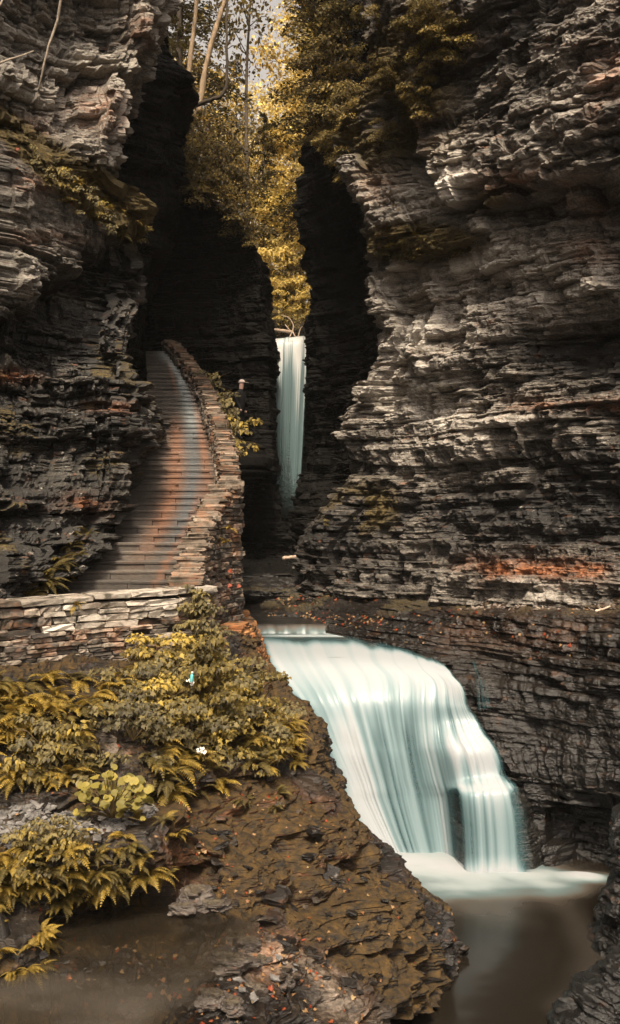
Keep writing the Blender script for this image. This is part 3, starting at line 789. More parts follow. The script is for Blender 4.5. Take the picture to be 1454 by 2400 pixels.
# near bank, lower left
LVS = [(0.55, 0.50, 1.8), (0.24, 0.26, 0.8), (0.10, 0.12, 0.45), (0.045, 0.05, 0.25), (0.02, 0.02, 0.12)]
def build_bank():
    L = []
    L.append([(-260, 1570, 12.2), (-60, 1565, 12.8), (200, 1560, 13.5), (430, 1530, 14.6), (540, 1480, 15.4), (600, 1500, 15.8), (622, 1560, 15.8), (640, 1600, 15.6)])
    L.append([(-260, 1600, 11.0), (-60, 1590, 11.7), (200, 1585, 12.4), (430, 1555, 13.4), (560, 1560, 14.2), (615, 1600, 14.8), (650, 1620, 15.1), (690, 1650, 15.4)])
    L.append([(-260, 1740, 10.6), (-60, 1740, 11.1), (200, 1740, 11.4), (420, 1720, 12.2), (570, 1690, 13.1), (660, 1690, 13.8), (712, 1700, 14.4), (735, 1735, 14.9)])
    L.append([(-260, 1860, 10.3), (-60, 1860, 10.7), (200, 1860, 10.9), (400, 1850, 11.5), (560, 1830, 12.3), (680, 1800, 13.2), (745, 1790, 13.9), (778, 1835, 14.5)])
    L.append([(-260, 1935, 9.5), (-60, 1935, 9.9), (200, 1925, 10.2), (380, 1900, 10.9), (560, 1900, 11.7), (700, 1880, 12.6), (790, 1870, 13.4), (850, 1925, 14.2)])
    L.append([(-260, 1990, 9.3), (-60, 1990, 9.6), (200, 1990, 9.8), (390, 1960, 10.6), (560, 1975, 11.1), (720, 1960, 12.0), (850, 1950, 12.9), (945, 2015, 13.9)])
    L.append([(-260, 2110, 9.2), (-60, 2110, 9.5), (180, 2100, 9.9), (400, 2050, 10.7), (560, 2070, 10.6), (740, 2060, 11.4), (900, 2030, 12.4), (1010, 2075, 13.5)])
    L.append([(-260, 2270, 9.15), (-60, 2260, 9.3), (150, 2210, 9.8), (380, 2155, 10.4), (560, 2165, 10.2), (750, 2165, 10.8), (950, 2110, 11.9), (1068, 2150, 13.1)])
    L.append([(-260, 2320, 8.8), (-60, 2310, 8.95), (150, 2265, 9.3), (380, 2235, 9.55), (580, 2250, 9.6), (770, 2265, 10.2), (970, 2210, 11.5), (1120, 2225, 12.8)])
    L.append([(-260, 2440, 7.95), (-60, 2420, 8.1), (150, 2370, 8.45), (380, 2340, 8.75), (600, 2350, 9.0), (800, 2360, 9.8), (960, 2320, 11.0), (1098, 2300, 12.3)])
    L.append([(-260, 2600, 7.0), (-60, 2600, 7.0), (150, 2560, 7.3), (380, 2540, 7.5), (620, 2520, 7.9), (810, 2460, 9.2), (940, 2390, 10.7), (1080, 2360, 11.7)])
    net = []
    for r in L:
        q = [P(*p) for p in r]
        e = q[-1]
        q.append(e + np.array([0.30, 0.35, -0.75]))
        q.append(np.array([e[0] + 0.5, e[1] + 0.7, min(e[2] - 1.6, -6.3)]))
        net.append(q)
    def off(u, v, G):
        o = 0.45 * np.exp(-((v - (2015 - 0.10 * u)) / 34.0) ** 2) * ss(470, 350, u)   # overhanging mossy ledge
        o = o - 0.45 * np.exp(-((v - (2120 - 0.22 * (u - 200))) / 34.0) ** 2) * ss(560, 430, u) * ss(60, 180, u)
        o = o + 0.75 * ss(140, 20, u + 0.3 * (v - 2200)) * ss(2090, 2150, v) * ss(2360, 2300, v)
        o = o - 0.55 * bump2(u, v, 505, 1905, 60, 30)
        o = o - 0.30 * bump2(u, v, 560, 2110, 60, 22)
        o = o + 0.22 * bump2(u, v, 880, 2150, 120, 40)
        for a, b, w, u0, u1, h in ((1985, 0.16, 20, 540, 900, .30), (2120, -0.05, 18, 640, 1000, .28), (1900, 0.10, 18, 560, 760, .35), (2215, 0.2, 20, 760, 1080, .25), (2060, 0.0, 14, 700, 960, .2)):
            o = o - h * np.exp(-((v - a - b * (u - u0) - 14 * np.sin(u / 37.0)) / w) ** 2) * ss(u0 - 30, u0 + 30, u) * ss(u1 + 40, u1 - 40, u)
        return o
    def mossf(u, v, D, up, pn):
        m = (0.15 + 0.85 * up) * ss(0.45, 0.56, pn + 0.03) * (0.55 + 0.45 * ss(350, 560, u))
        m *= 1 - 0.9 * bump2(u, v, 280, 1760, 45, 110) - 0.8 * bump2(u, v, 100, 1930, 170, 40)
        pale = bump2(u, v, 640, 2260, 130, 70) + bump2(u, v, 740, 2330, 60, 80) + bump2(u, v, 430, 2090, 70, 60) + bump2(u, v, 850, 2380, 90, 70)
        return m * np.clip(1 - 1.1 * pale, 0, 1) * 1.15
    def rustf(u, v, D, pn):
        r = 0.6 * bump2(u, v, 590, 1880, 110, 50) + 0.65 * bump2(u, v, 640, 1600, 70, 80) + 0.5 * bump2(u, v, 700, 2000, 220, 120)
        r += 0.7 * bump2(u, v, 790, 2330, 60, 50) + 0.7 * bump2(u, v, 640, 2250, 90, 60) + 0.5 * bump2(u, v, 430, 2010, 60, 70)
        return r * ss(.3, .5, pn)
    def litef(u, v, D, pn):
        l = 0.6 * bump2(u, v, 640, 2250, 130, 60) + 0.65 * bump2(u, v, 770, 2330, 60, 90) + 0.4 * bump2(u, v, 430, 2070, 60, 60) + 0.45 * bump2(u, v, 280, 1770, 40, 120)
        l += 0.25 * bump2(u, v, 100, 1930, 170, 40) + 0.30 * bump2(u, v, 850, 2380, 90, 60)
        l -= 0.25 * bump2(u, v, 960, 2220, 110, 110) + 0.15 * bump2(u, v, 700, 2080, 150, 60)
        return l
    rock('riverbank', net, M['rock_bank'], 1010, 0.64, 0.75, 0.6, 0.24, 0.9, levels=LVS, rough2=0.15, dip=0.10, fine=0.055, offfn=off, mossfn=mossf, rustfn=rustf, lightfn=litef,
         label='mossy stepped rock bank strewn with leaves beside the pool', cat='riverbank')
build_bank()

# level path that the low wall edges, running to the foot of the stairs
def build_path():
    V = []; nx, ny = 30, 24
    for j in range(ny):
        for i in range(nx):
            x0, x1 = -6.5, -1.6
            x = x0 + (x1 - x0) * i / (nx - 1)
            yw = float(np.interp(x, (-6.5, -5.2, -4.35, -3.72, -2.95, -2.2, -1.6), (9.4, 10.55, 11.4, 12.05, 12.75, 13.3, 13.8))) + 0.2
            y = yw + (16.6 - yw) * j / (ny - 1)
            V.append((x, y, -1.62 + 0.03 * (hsh(i, j, 3) - 0.5)))
    me = mesh_from('path', np.array(V), grid_faces(ny, nx)[:, ::-1].copy(), {'blk': hsh(np.arange(nx * ny), 1, 1), 'trail_orange': np.zeros(nx * ny)}, False, M['step'])
    prop(obj('path', me), 'flagstone path behind the low wall at the foot of the stairs', 'path', None, 'structure')
build_path()

def build_hill():
    nx, ny = 60, 60
    X = np.linspace(-45, 45, nx); Y = np.linspace(36, 150, ny)
    xx, yy = np.meshgrid(X, Y)
    zz = 5.2 + 0.10 * (yy - 36) + 0.0028 * (yy - 36) ** 2 * 0.6 + np.maximum(0, np.abs(xx + 0.5 - 0.02 * (yy - 36)) - 1.6) * 0.75 + 1.2 * (fbm(xx * 0.2, yy * 0.2, None, 4) - 0.5)
    zz = np.minimum(zz, 24 + 2 * fbm(xx * .1, yy * .1, None, 8))
    V = np.stack([xx, yy, zz], -1).reshape(-1, 3)
    me = mesh_from('hill', V, grid_faces(ny, nx)[:, ::-1].copy(), None, True, M['hill'])
    prop(obj('hill', me), 'wooded slopes of the gorge rising behind the upper waterfall', 'hillside', None, 'structure')
    global hill_z
    def hill_z(x, y):
        i = int(np.clip(np.searchsorted(X, x), 1, nx - 1)); j = int(np.clip(np.searchsorted(Y, y), 1, ny - 1))
        return float(zz[j, i])
build_hill()

# ------------------------------------------------------------------ water
def build_water():
    # pool and the river running towards the camera
    nx, ny = 240, 320
    X = np.linspace(-1.5, 7.5, nx); Y = np.linspace(6.0, 18.0, ny)
    xx, yy = np.meshgrid(X, Y)
    zz = ZP + 0.02 * (fbm(xx * 0.8, yy * 0.8, None, 2) - 0.5)
    V = np.stack([xx, yy, zz], -1)
    u, v = proj(V)
    wn = fbm(xx * 1.1 + 0.5 * yy, yy * 1.3, None, 31, 4) - 0.5
    # distance in front of the foot of the fall
    def segd(ax, ay, bx, by):
        t = np.clip(((xx - ax) * (bx - ax) + (yy - ay) * (by - ay)) / ((bx - ax) ** 2 + (by - ay) ** 2), 0, 1)
        return np.hypot(xx - ax - t * (bx - ax), (yy - ay - t * (by - ay)))
    d1 = segd(1.1, 16.5, 2.35, 16.0) + 0.25 * wn
    d2 = segd(2.35, 15.95, 3.6, 15.75) + 0.18 * wn
    foam = np.maximum(1.0 * ss(2.5, 0.1, d1 + 0.7 * wn) ** 1.5, 0.9 * ss(1.35, -0.1, d2 + 0.45 * wn) ** 1.5)
    sw = ss(0.32, 0.0, np.abs(segd(1.6, 15.0, 3.9, 15.2) - 0.15)) * 0.25
    # faint slick along the far side of the current
    pth = [P(1285, 2085, 1), P(1345, 2150, 1), P(1392, 2230, 1), P(1385, 2310, 1), P(1330, 2360, 1)]
    pth = [p * (ZP / p[2]) for p in pth]
    dd = np.min([segd(a[0], a[1], b[0], b[1]) for a, b in zip(pth[:-1], pth[1:])], axis=0)
    sl = 0.11 * ss(0.42, 0.0, dd + 0.1 * wn)
    q = P(1380, 2055, 1); q = q * (ZP / q[2])
    pat = 0.8 * ss(0.60, 0.05, np.hypot((xx - q[0]), (yy - q[1]) * 1.6) + 0.2 * wn)
    foam = np.clip(foam + sw * (1 - foam) + sl + pat, 0, 1) ** 1.15
    zz = zz + 0.04 * ss(0.3, 1.0, foam) * (0.6 + fbm(xx * 2, yy * 2, None, 5))
    V[..., 2] = zz
    me = mesh_from('pool_water', V.reshape(-1, 3), grid_faces(ny, nx)[:, ::-1].copy(), {'foam': foam}, True, M['pool'])
    prop(obj('pool_water', me), 'brown plunge pool with white foam below the lower waterfall', 'water', None, 'structure')

    # stream above the lower fall, with small riffles
    nx, ny = 180, 260
    T = np.linspace(0, 1, ny)[:, None]; S = np.linspace(0, 1, nx)[None, :]
    yy = 28 - (28 - 18.2) * T + 0 * S
    xl = -1.9 + 0.0 * T; xr = 0.2 + 1.9 * ss(22.5, 18.4, yy)
    xx = xl + (xr - xl) * S
    drop = lambda c, w, h: -h * ss(c + w, c - w, yy + 0.25 * (fbm(xx * 1.5, 0 * xx, None, 9) - 0.5))
    zz = -2.02 - 0.03 * (28 - yy) + drop(24.6, 0.15, 0.10) + drop(20.9, 0.10, 0.16) + drop(19.4, 0.2, 0.06) 
    wn = fbm(xx * 1.2, yy * 2.6, None, 41, 4)
    zz = zz + 0.05 * (wn - 0.5)
    fo = ss(0.28, 0.0, np.abs(yy - 20.75 + 0.2 * (wn - .5))) * (0.35 + 0.9 * vn(xx * 16, yy * 1.5, None, 5)) + 0.9 * ss(0.35, 0.0, np.abs(yy - 20.35 + 0.4 * (wn - .5)))
    fo = fo + 0.75 * ss(19.9, 18.8, yy + 1.6 * (wn - .5)) + 0.5 * ss(0.25, 0, np.abs(yy - 24.4 - 0.3 * xx)) * ss(.45, .65, wn)
    fo = fo * ss(0, 0.03, S + 0 * T)
    me = mesh_from('stream_water', np.stack([xx, yy, zz], -1).reshape(-1, 3), grid_faces(ny, nx), {'foam': np.clip(fo, 0, 1)}, True, M['stream'])
    prop(obj('stream_water', me), 'shallow dark stream with a small white riffle above the lower fall', 'water', None, 'structure')

    # murky shallow water lying on the rock at the lower left
    nx, ny = 150, 120
    X = np.linspace(-4.6, -0.5, nx); Y = np.linspace(7.0, 10.3, ny)
    xx, yy = np.meshgrid(X, Y)
    wn = fbm(xx * 1.6, yy * 1.6, None, 88, 4) - 0.5
    k = 4.16 / 1000 * F
    # shore line of the puddle in plan
    d = np.minimum(np.minimum((-0.85 + 0.25 * (yy - 8.2) + 0.5 * wn) - xx, 10.1 + 0.5 * wn - yy), 9)
    d2 = 0.55 - np.hypot((xx + 1.25) / 1.2, (yy - 9.75) / 0.75) * 0.55 + 0.3 * wn
    d = np.maximum(d, d2)
    fo = 0.24 * ss(0.35, 0.75, fbm(xx * 0.7 + 3, yy * 1.6, None, 12, 3)) * ss(9.4, 8.4, yy) 
    me = mesh_from('puddle_water', np.stack([xx, yy, 0 * xx - 4.03 + 0.006 * vn(xx * 3, yy * 3)], -1).reshape(-1, 3), grid_faces(ny, nx)[:, ::-1].copy(), {'foam': fo, 'cover': ss(0.0, 0.35, d)}, True, M['puddle'])
    prop(obj('puddle_water', me), 'murky shallow water lying over leaves at the foot of the bank', 'water', None, 'structure')
build_water()

def fall_sheet(name, N, seed, densfn, parent, dens=0.62, amp=0.035, ew=(0.05, 0.07, 0.10), mat='fall'):
    G, tr, tc = loft(netP(N), dens, 0.0, True)
    ny, nx = G.shape[:2]
    Rw = tr[:, None] + np.zeros((1, nx)); Cw = tc[None, :] + np.zeros((ny, 1))
    T = Rw / tr[-1]; S = Cw / tc[-1]
    n = grid_normals(G)
    s = S + 0.02 * (fbm(S * 3, T * 2, None, seed) - 0.5)
    st = 0.40 * fbm(s * 8, T * 0.8, None, seed + 1, 2) + 0.34 * fbm(s * 24, T * 1.0, None, seed + 2, 2) + 0.26 * fbm(s * 60, T * 1.3, None, seed + 3, 2)
    st = ss(0.30, 0.70, st)
    u, v = proj(G)
    d = densfn(S, T, st, u, v, Rw, Cw)
    edge = ss(0, ew[0], S + 0.05 * (fbm(T * 14, None, None, seed, 3) - .5)) * ss(0, ew[1], 1 - S + 0.06 * (fbm(T * 12, None, None, seed + 4, 3) - .5)) * ss(0, ew[2], T + 0.10 * (fbm(S * 7, T * 4, None, seed + 9, 3) - 0.5))
    d = np.clip(d, 0, 1) * edge
    G = G + n * (amp * (st - 0.3) * ss(0.08, 0.5, T))[..., None]
    me = mesh_from(name, G.reshape(-1, 3), grid_faces(ny, nx), {'dens': d}, True, M[mat])
    return obj(name, me, parent)

def build_falls():
    e = prop(obj('waterfall', None), 'broad silky white waterfall pouring into the brown pool', 'waterfall')
    g = lambda x, c, w: np.exp(-((x - c) / w) ** 2)
    def d1(S, T, st, u, v, Rw, Cw):
        main = ss(4.75, 4.35, Cw)
        st = st + (0.62 - st) * 0.55 * ss(5.5, 2.0, Rw)
        d = 0.48 + 0.40 * st
        d = d + 0.26 * ss(4.8, 2.6, Rw) * (0.4 + 0.6 * st)                     # bright lip
        d = d + main * ss(3.5, 6, Rw) * (0.38 * g(Cw, 1.05 + 0.05 * Rw / 12, 0.42) + 0.10 * g(Cw, 2.9, .3) + 0.14 * g(Cw, 3.9, .3)
                                        - 0.27 * g(Cw, 2.25, .34) - 0.20 * g(Cw, 3.35, .24) - 0.16 * g(Cw, 0.2, .25))
        d = d - 0.16 * g(u, 1060, 55) * g(v, 1655, 45)                           # thin dark window under the lip at the right
        casc = ss(4.6, 5.0, Cw)
        d = d + casc * (0.40 * g(Rw, 6.6, .75) + 0.34 * g(Rw, 9.1, .6) - 0.12 * g(Rw, 11, .8)) * (0.45 + 0.55 * st) * (1 - 0.45 * ss(5.8, 7, Cw))
        d = d - 0.50 * g(Cw, 4.72, .28) * ss(8.5, 9.3, Rw)                       # dark gap between sheet and ledge
        d = d - 0.20 * ss(6.0, 7.0, Cw) * ss(5, 6, Rw)
        d = d + 0.45 * ss(11.3, 12, Rw)
        return d
    fall_sheet('falling_sheet', W_NET, 51, d1, e)
    for k, TR in enumerate(([[(1098, 1545, 17.4), (1106, 1544, 17.4), (1114, 1545, 17.45)], [(1104, 1572, 17.1), (1113, 1572, 17.05), (1122, 1574, 17.1)], [(1112, 1600, 16.9), (1122, 1600, 16.85), (1132, 1602, 16.9)], [(1116, 1664, 16.66), (1128, 1664, 16.62), (1142, 1662, 16.7)]],
                            [[(1126, 1590, 17.0), (1132, 1590, 16.95), (1138, 1590, 17.0)], [(1130, 1625, 16.8), (1137, 1625, 16.75), (1144, 1625, 16.8)], [(1136, 1660, 16.66), (1144, 1660, 16.6), (1152, 1660, 16.66)]])):
        fall_sheet('side_trickle', TR, 81 + k, lambda S, T, st, u, v, Rw, Cw: 0.30 * ss(.3, .8, st), e, amp=0.01, ew=(.35, .35, .15))
    e2 = prop(obj('waterfall', None), 'tall narrow waterfall dropping between the black cliffs', 'waterfall')
    U = []
    for v, a, b, d in ((789, 640, 722, 34.4), (792, 640, 722, 33.2), (797, 640, 722, 32.95), (815, 640, 722, 32.8), (900, 638, 719, 32.6), (1000, 637, 714, 32.5), (1100, 638, 708, 32.45), (1225, 640, 704, 32.4)):
        U.append([(a + (b - a) * f, v + (4 - 8 * f if v < 800 else 0), d) for f in (0, 0.33, 0.66, 1)])
    fall_sheet('falling_sheet', U, 91, lambda S, T, st, u, v, Rw, Cw: (0.42 + 0.46 * st + 0.25 * ss(900, 790, v) + 0.10 * S) * (0.50 + 0.50 * ss(1180, 840, v)) * ss(1225, 1100, v), e2, amp=0.05, mat='fall_shade')  # thins and darkens downwards to imitate the shade deep in the slot
build_falls()
# ------------------------------------------------------------------ masonry
def stone_geo(c, t, w, up, L, W, H, rg, rough=0.12):
    """one rough slab: t along, w across, up; 16 corner vertices with chipped edges"""
    b = min(H, W, L) * 0.16
    V = []
    for z, ins in ((-H / 2, b), (-H / 2 + b, 0), (H / 2 - b, 0), (H / 2, b)):
        for (sx, sy) in ((-1, -1), (-0.3, -1), (0.35, -1), (1, -1), (1, 1), (0.3, 1), (-0.35, 1), (-1, 1)):
            x = sx * (L / 2 - (ins if abs(sx) == 1 else 0)); y = sy * (W / 2 - ins)
            x += rg.uniform(-1, 1) * L * rough * 0.35; y += rg.uniform(-1, 1) * min(W, 0.3) * rough * 0.55; zz = z + rg.uniform(-1, 1) * H * rough
            V.append(c + t * x + w * y + up * zz)
    Fs = [tuple(range(7, -1, -1)), tuple(range(24, 32))]
    for k in range(3):
        for q in range(8):
            Fs.append((k * 8 + q, k * 8 + (q + 1) % 8, (k + 1) * 8 + (q + 1) % 8, (k + 1) * 8 + q))
    return np.array(V), Fs

UP = np.array([0, 0, 1.0])
class Path:
    def __init__(s, pts, n=200):
        s.p = curve_pts(pts, n)
        s.d = np.concatenate([[0], np.cumsum(np.linalg.norm(np.diff(s.p[:, :2], axis=0), axis=1))]); s.L = s.d[-1]
    def at(s, q): return np.array([np.interp(q, s.d, s.p[:, i]) for i in range(s.p.shape[1])])
    def tan(s, q):
        a = s.at(max(q - 0.08, 0)); b = s.at(min(q + 0.08, s.L)); t = (b - a)[:3].copy(); t[2] = 0
        return t / np.linalg.norm(t)

def course_face(acc, path, ztop, zbot, rg, hr, lr, depth, side, bulge=0.02, skip=0.0, flare=None):
    """random coursed stones on one face of a wall. path runs along that face; side=+1 puts the wall body to the left"""
    z = max(zbot(q) for q in (0, path.L)) if False else min(zbot(q) for q in np.linspace(0, path.L, 12))
    zmax = max(ztop(q) for q in np.linspace(0, path.L, 30))
    while z < zmax:
        h = rg.uniform(*hr); q = -rg.uniform(0, lr[0])
        while q < path.L:
            l = rg.uniform(*lr); qm = min(max(q + l / 2, 0), path.L)
            if z + h * 0.6 <= ztop(qm) and z + h > zbot(qm) and rg.random() >= skip:
                c = path.at(qm)[:3].copy(); t = path.tan(qm); w = np.array([-t[1], t[0], 0]) * side
                fl = flare(qm, z) if flare else 0.0
                pr = rg.uniform(-bulge, bulge) * 1.3 + (bulge if rg.random() < 0.25 else 0)
                c = c + w * (depth / 2 - pr - fl); c[2] = z + h / 2
                l2 = max(0.05, min(l, lr[1]) - 0.012)
                acc.add(*stone_geo(c, t, w, UP, l2, depth, h * rg.uniform(0.80, 0.98), rg), a=float(np.clip(rg.normal(0.5, 0.24), 0.02, 0.98)))
            q += l
        z += h

def core_geo(path, width, ztop, zbot, side, inset=0.05, n=60):
    V = []; Fs = []
    for i in range(n):
        q = path.L * i / (n - 1); c = path.at(q)[:3]; t = path.tan(q); w = np.array([-t[1], t[0], 0]) * side
        for k, zz in ((inset, zbot(q)), (inset, ztop(q) - inset), (width - inset, ztop(q) - inset), (width - inset, zbot(q))):
            p = c + w * k; V.append((p[0], p[1], zz))
    for i in range(n - 1):
        a = i * 4
        for k in range(3): Fs.append((a + k, a + k + 1, a + k + 5, a + k + 4))
    Fs.append((0, 1, 2, 3)); Fs.append(tuple((n - 1) * 4 + k for k in (3, 2, 1, 0)))
    return np.array(V), Fs

# --- the stairway
STL = Path([np.array([-3.62, 14.55, 0]), np.array([-3.60, 15.1, 0]), np.array([-3.30, 16.1, 0]), np.array([-3.08, 17.2, 0]), np.array([-3.08, 19.0, 0]), np.array([-3.28, 21.0, 0]), np.array([-3.55, 23.5, 0]), np.array([-3.95, 26.5, 0]), np.array([-4.6, 30.2, 0])])
STR = Path([np.array([-1.93, 14.3, 0]), np.array([-1.93, 15.2, 0]), np.array([-1.90, 16.6, 0]), np.array([-1.74, 18.0, 0]), np.array([-1.72, 19.6, 0]), np.array([-2.10, 22.0, 0]), np.array([-2.70, 25.0, 0]), np.array([-3.45, 27.8, 0]), np.array([-4.05, 30.2, 0])])
Y0, Y1, Z0, Z1, NS = 14.65, 29.8, -1.62, 4.72, 46
def stair_z(y): return Z0 + (Z1 - Z0) * np.clip((y - Y0) / (Y1 - Y0), -0.05, 1.03)
def x_on(path, y): return float(np.interp(y, path.p[:, 1], path.p[:, 0]))

def walker_trails(me, y, k):  # motion-blur trails of walkers painted onto the steps
    co = np.empty(len(me.vertices) * 3, np.float32); me.vertices.foreach_get('co', co); co = co.reshape(-1, 3)
    f = (co[:, 0] - x_on(STL, y)) / (x_on(STR, y) - x_on(STL, y)); h = k / NS
    vs = fbm(co[:, 0] * 5, None, None, 77, 3)
    cw = 0.58 + 0.10 * math.sin(h * 5)
    rust = 0.45 * np.exp(-((f - (0.30 + 0.14 * h)) / 0.16) ** 2) * ss(0.05, 0.25, h) * ss(0.66, 0.50, h) + 0.55 * np.exp(-((f - 0.80) / 0.07) ** 2) * ss(0.1, 0.4, h) * ss(0.8, 0.6, h) + 0.55 * np.exp(-((f - 0.42) / 0.05) ** 2) * ss(0.65, 0.8, h) + 0.4 * np.exp(-((f - 0.68) / 0.05) ** 2) * ss(0.02, 0.1, h) * ss(0.4, 0.3, h)  # orange part of the walkers' blur trails
    blue = 0.55 * np.exp(-((f - 0.60) / 0.13) ** 2) * ss(0.08, 0.25, h) * ss(0.62, 0.50, h)
    pale = 0.62 * np.exp(-((f - (0.66 - 0.25 * ss(0.8, 1, h))) / (0.15 + 0.25 * ss(.85, 1, h))) ** 2) * ss(0.47, 0.62, h)
    for nm, a in (('trail_orange', rust), ('trail_blue', blue), ('trail_pale', pale)):
        at = me.attributes.new(nm, 'FLOAT', 'POINT'); at.data.foreach_set('value', (np.clip(a, 0, 1) * (0.6 + 0.5 * vs)).astype(np.float32))

def build_stairs():
    e = prop(obj('stone_stairway', None, loc=(0, 0, 0)), 'long worn flagstone stairway curving up beside the grey cliff', 'stairway')
    rg = np.random.default_rng(21)
    rise = (Z1 - Z0) / NS; run = (Y1 - Y0) / NS
    for k in range(NS):
        y = Y0 + run * k; z = Z0 + rise * k
        xl = x_on(STL, y) - 0.35; xr = x_on(STR, y) + 0.12
        A = A0 = Acc()
        tl = rg.uniform(-0.03, 0.03); tone = float(np.clip(rg.normal(0.46, 0.11), 0, 1))
        def piece(x0, x1, ya, yb, za, zb, tone, A):
            nx = max(2, int((x1 - x0) / 0.035)); V = []; Fs = []
            xs = np.linspace(x0, x1, nx)
            wob = 0.022 * (fbm(xs * 4 + k * 9, None, None, 3, 3) - 0.5); wz = 0.010 * (fbm(xs * 5 + k * 5, None, None, 8, 3) - 0.5)
            for i, x in enumerate(xs):
                f = (x - x0) / (x1 - x0)
                yy = ya + wob[i] * 2 + tl * f
                V += [(x, yy + 0.004, za), (x, yy, zb - 0.012 + wz[i]), (x, yy + 0.014, zb + wz[i]), (x, yb, zb + wz[i] * 0.5)]
            for i in range(nx - 1):
                a = i * 4
                for q in range(3): Fs.append((a + q, a + q + 4, a + q + 5, a + q + 1))
            A.add(V, Fs, tone)
        # riser stones
        x = xl
        while x < xr:
            l = rg.uniform(0.35, 1.0); x1 = min(x + l, xr)
            piece(x, x1 - 0.008, y + 0.014 + rg.uniform(-.008, .008), y + run + 0.1, z - 0.02, z + rise - 0.045, float(np.clip(tone + rg.normal(-.02, 0.05), 0, 1)), A)
            x = x1
        # tread slabs with a thin nose
        A = Acc()
        x = xl
        while x < xr:
            l = rg.uniform(0.8, 1.9); x1 = min(x + l, xr)
            piece(x, x1 - 0.006, y - 0.004 + rg.uniform(-.008, .008), y + run + 0.08, z + rise - 0.046, z + rise, float(np.clip(tone + rg.normal(.02, 0.05), 0, 1)), A)
            x = x1
        step_o = None
        for A, nm0 in ((A0, 'step'), (A, 'tread')):
            me = A.mesh(nm0, M['step'])
            walker_trails(me, y, k)
            step_o = obj(nm0, me, e if step_o is None else step_o)
build_stairs()

# --- outer wall of the stairway: low parapet up the flight, tall face over the stream
OUT = Path([np.array([-1.57, 13.85, -1.12]), np.array([-1.567, 14.3, -0.97]), np.array([-1.56, 14.9, -0.73]), np.array([-1.545, 15.5, -0.42]), np.array([-1.48, 16.3, 0.0]), np.array([-1.36, 16.85, 0.28]), np.array([-1.20, 17.25, 0.36]), np.array([-1.24, 17.7, 0.48]), np.array([-1.36, 18.6, 0.78]), np.array([-1.55, 20.4, 1.30]), np.array([-1.92, 22.4, 2.08]), np.array([-2.45, 25.0, 3.08]), np.array([-3.20, 27.6, 4.12]), np.array([-3.75, 29.2, 4.78]), np.array([-4.15, 30.4, 5.15])], 300)

def build_outer_wall():
    e = prop(obj('stairway_wall', None), 'dry stone wall curving up the outer edge of the stairway', 'stone wall')
    rg = np.random.default_rng(33)
    top = lambda q: float(OUT.at(q)[2]) - 0.03
    def thick(q): return 0.42 if q < 3.6 else 0.36
    bot = lambda q: -2.15 if q < 4.4 else float(OUT.at(q)[2]) - 1.7
    qT = 3.55
    A = Acc(); A.add(*core_geo(OUT, 0.36, top, bot, 1, 0.07, 90))
    obj('core', A.mesh('core', M['core']), e)
    # tall face: thin projecting courses
    A = Acc()
    low = lambda q: min(top(q), 9)
    course_face(A, OUT, top, lambda q: -1.98 if q < 4.4 else top(q) - 1.2, rg, (0.05, 0.095), (0.14, 0.42), 0.30, 1, 0.032, 0.02)
    obj('face', A.mesh('face', M['stone_grey']), e)
    # rusty mossy foot that spreads outwards
    A = Acc()
    FT = Path([np.array([-1.42, 13.75, 0]), np.array([-1.36, 14.4, 0]), np.array([-1.28, 15.3, 0]), np.array([-1.12, 16.2, 0]), np.array([-1.02, 16.9, 0]), np.array([-1.0, 17.4, 0]), np.array([-1.2, 18.6, 0])])
    course_face(A, FT, lambda q: -1.86 + 0.05 * math.sin(q * 3), lambda q: -3.0, rg, (0.05, 0.085), (0.12, 0.34), 0.35, 1, 0.02, 0.0, flare=lambda q, z: 0.36 * max(0, -1.8 - z) ** 0.9)
    obj('foot', A.mesh('foot', M['stone_rusty']), e)
    # stepped coping of thin slabs
    A = Acc(); q = 0.05
    while q < OUT.L - 0.05:
        adv = 0.105 if q < 3.2 else (0.10 + 0.05 * rg.random())
        c = OUT.at(q)[:3].copy(); t = OUT.tan(q); w = np.array([-t[1], t[0], 0])
        tk = 0.42 if q < 3.3 else 0.35
        for lay in range(2):
            H = rg.uniform(0.05, 0.085); cc = c + w * (tk / 2 - 0.02 + rg.uniform(-.03, .03)); cc[2] = c[2] + 0.02 - lay * 0.07 + rg.uniform(-.012, .012)
            ang = rg.uniform(-.28, .28); t2 = t * math.cos(ang) + w * math.sin(ang); w2 = -t * math.sin(ang) + w * math.cos(ang)
            A.add(*stone_geo(cc, t2, w2, UP, rg.uniform(0.14, 0.36), tk * rg.uniform(.55, 1.15), H, rg, 0.2), a=float(np.clip(rg.normal(0.5, 0.28), 0.05, 0.98)))
        q += adv
    # block of bigger stones where the wall steps up
    for k in range(26):
        q = rg.uniform(3.0, 3.75); c = OUT.at(q)[:3].copy(); t = OUT.tan(q); w = np.array([-t[1], t[0], 0])
        cc = c + w * rg.uniform(0.02, 0.38); cc[2] = c[2] + rg.uniform(-0.02, 0.10)
        A.add(*stone_geo(cc, t, w, UP, rg.uniform(.12, .24), rg.uniform(.12, .2), rg.uniform(.06, .11), rg, 0.2), a=float(rg.uniform(.3, .9)))
    obj('coping', A.mesh('coping', M['stone_tan']), e)
    # inner face above the steps
    A = Acc()
    INN = Path([OUT.p[i] + np.array([-OUT.tan(OUT.d[i])[1], OUT.tan(OUT.d[i])[0], 0]) * 0.38 for i in range(0, 300, 12)])
    course_face(A, INN, lambda q: float(INN.at(q)[2]) - 0.06, lambda q: float(stair_z(INN.at(q)[1])) - 0.1, rg, (0.06, 0.10), (0.15, 0.4), 0.14, -1, 0.02)
    obj('inner_face', A.mesh('inner_face', M['stone_grey']), e)
build_outer_wall()

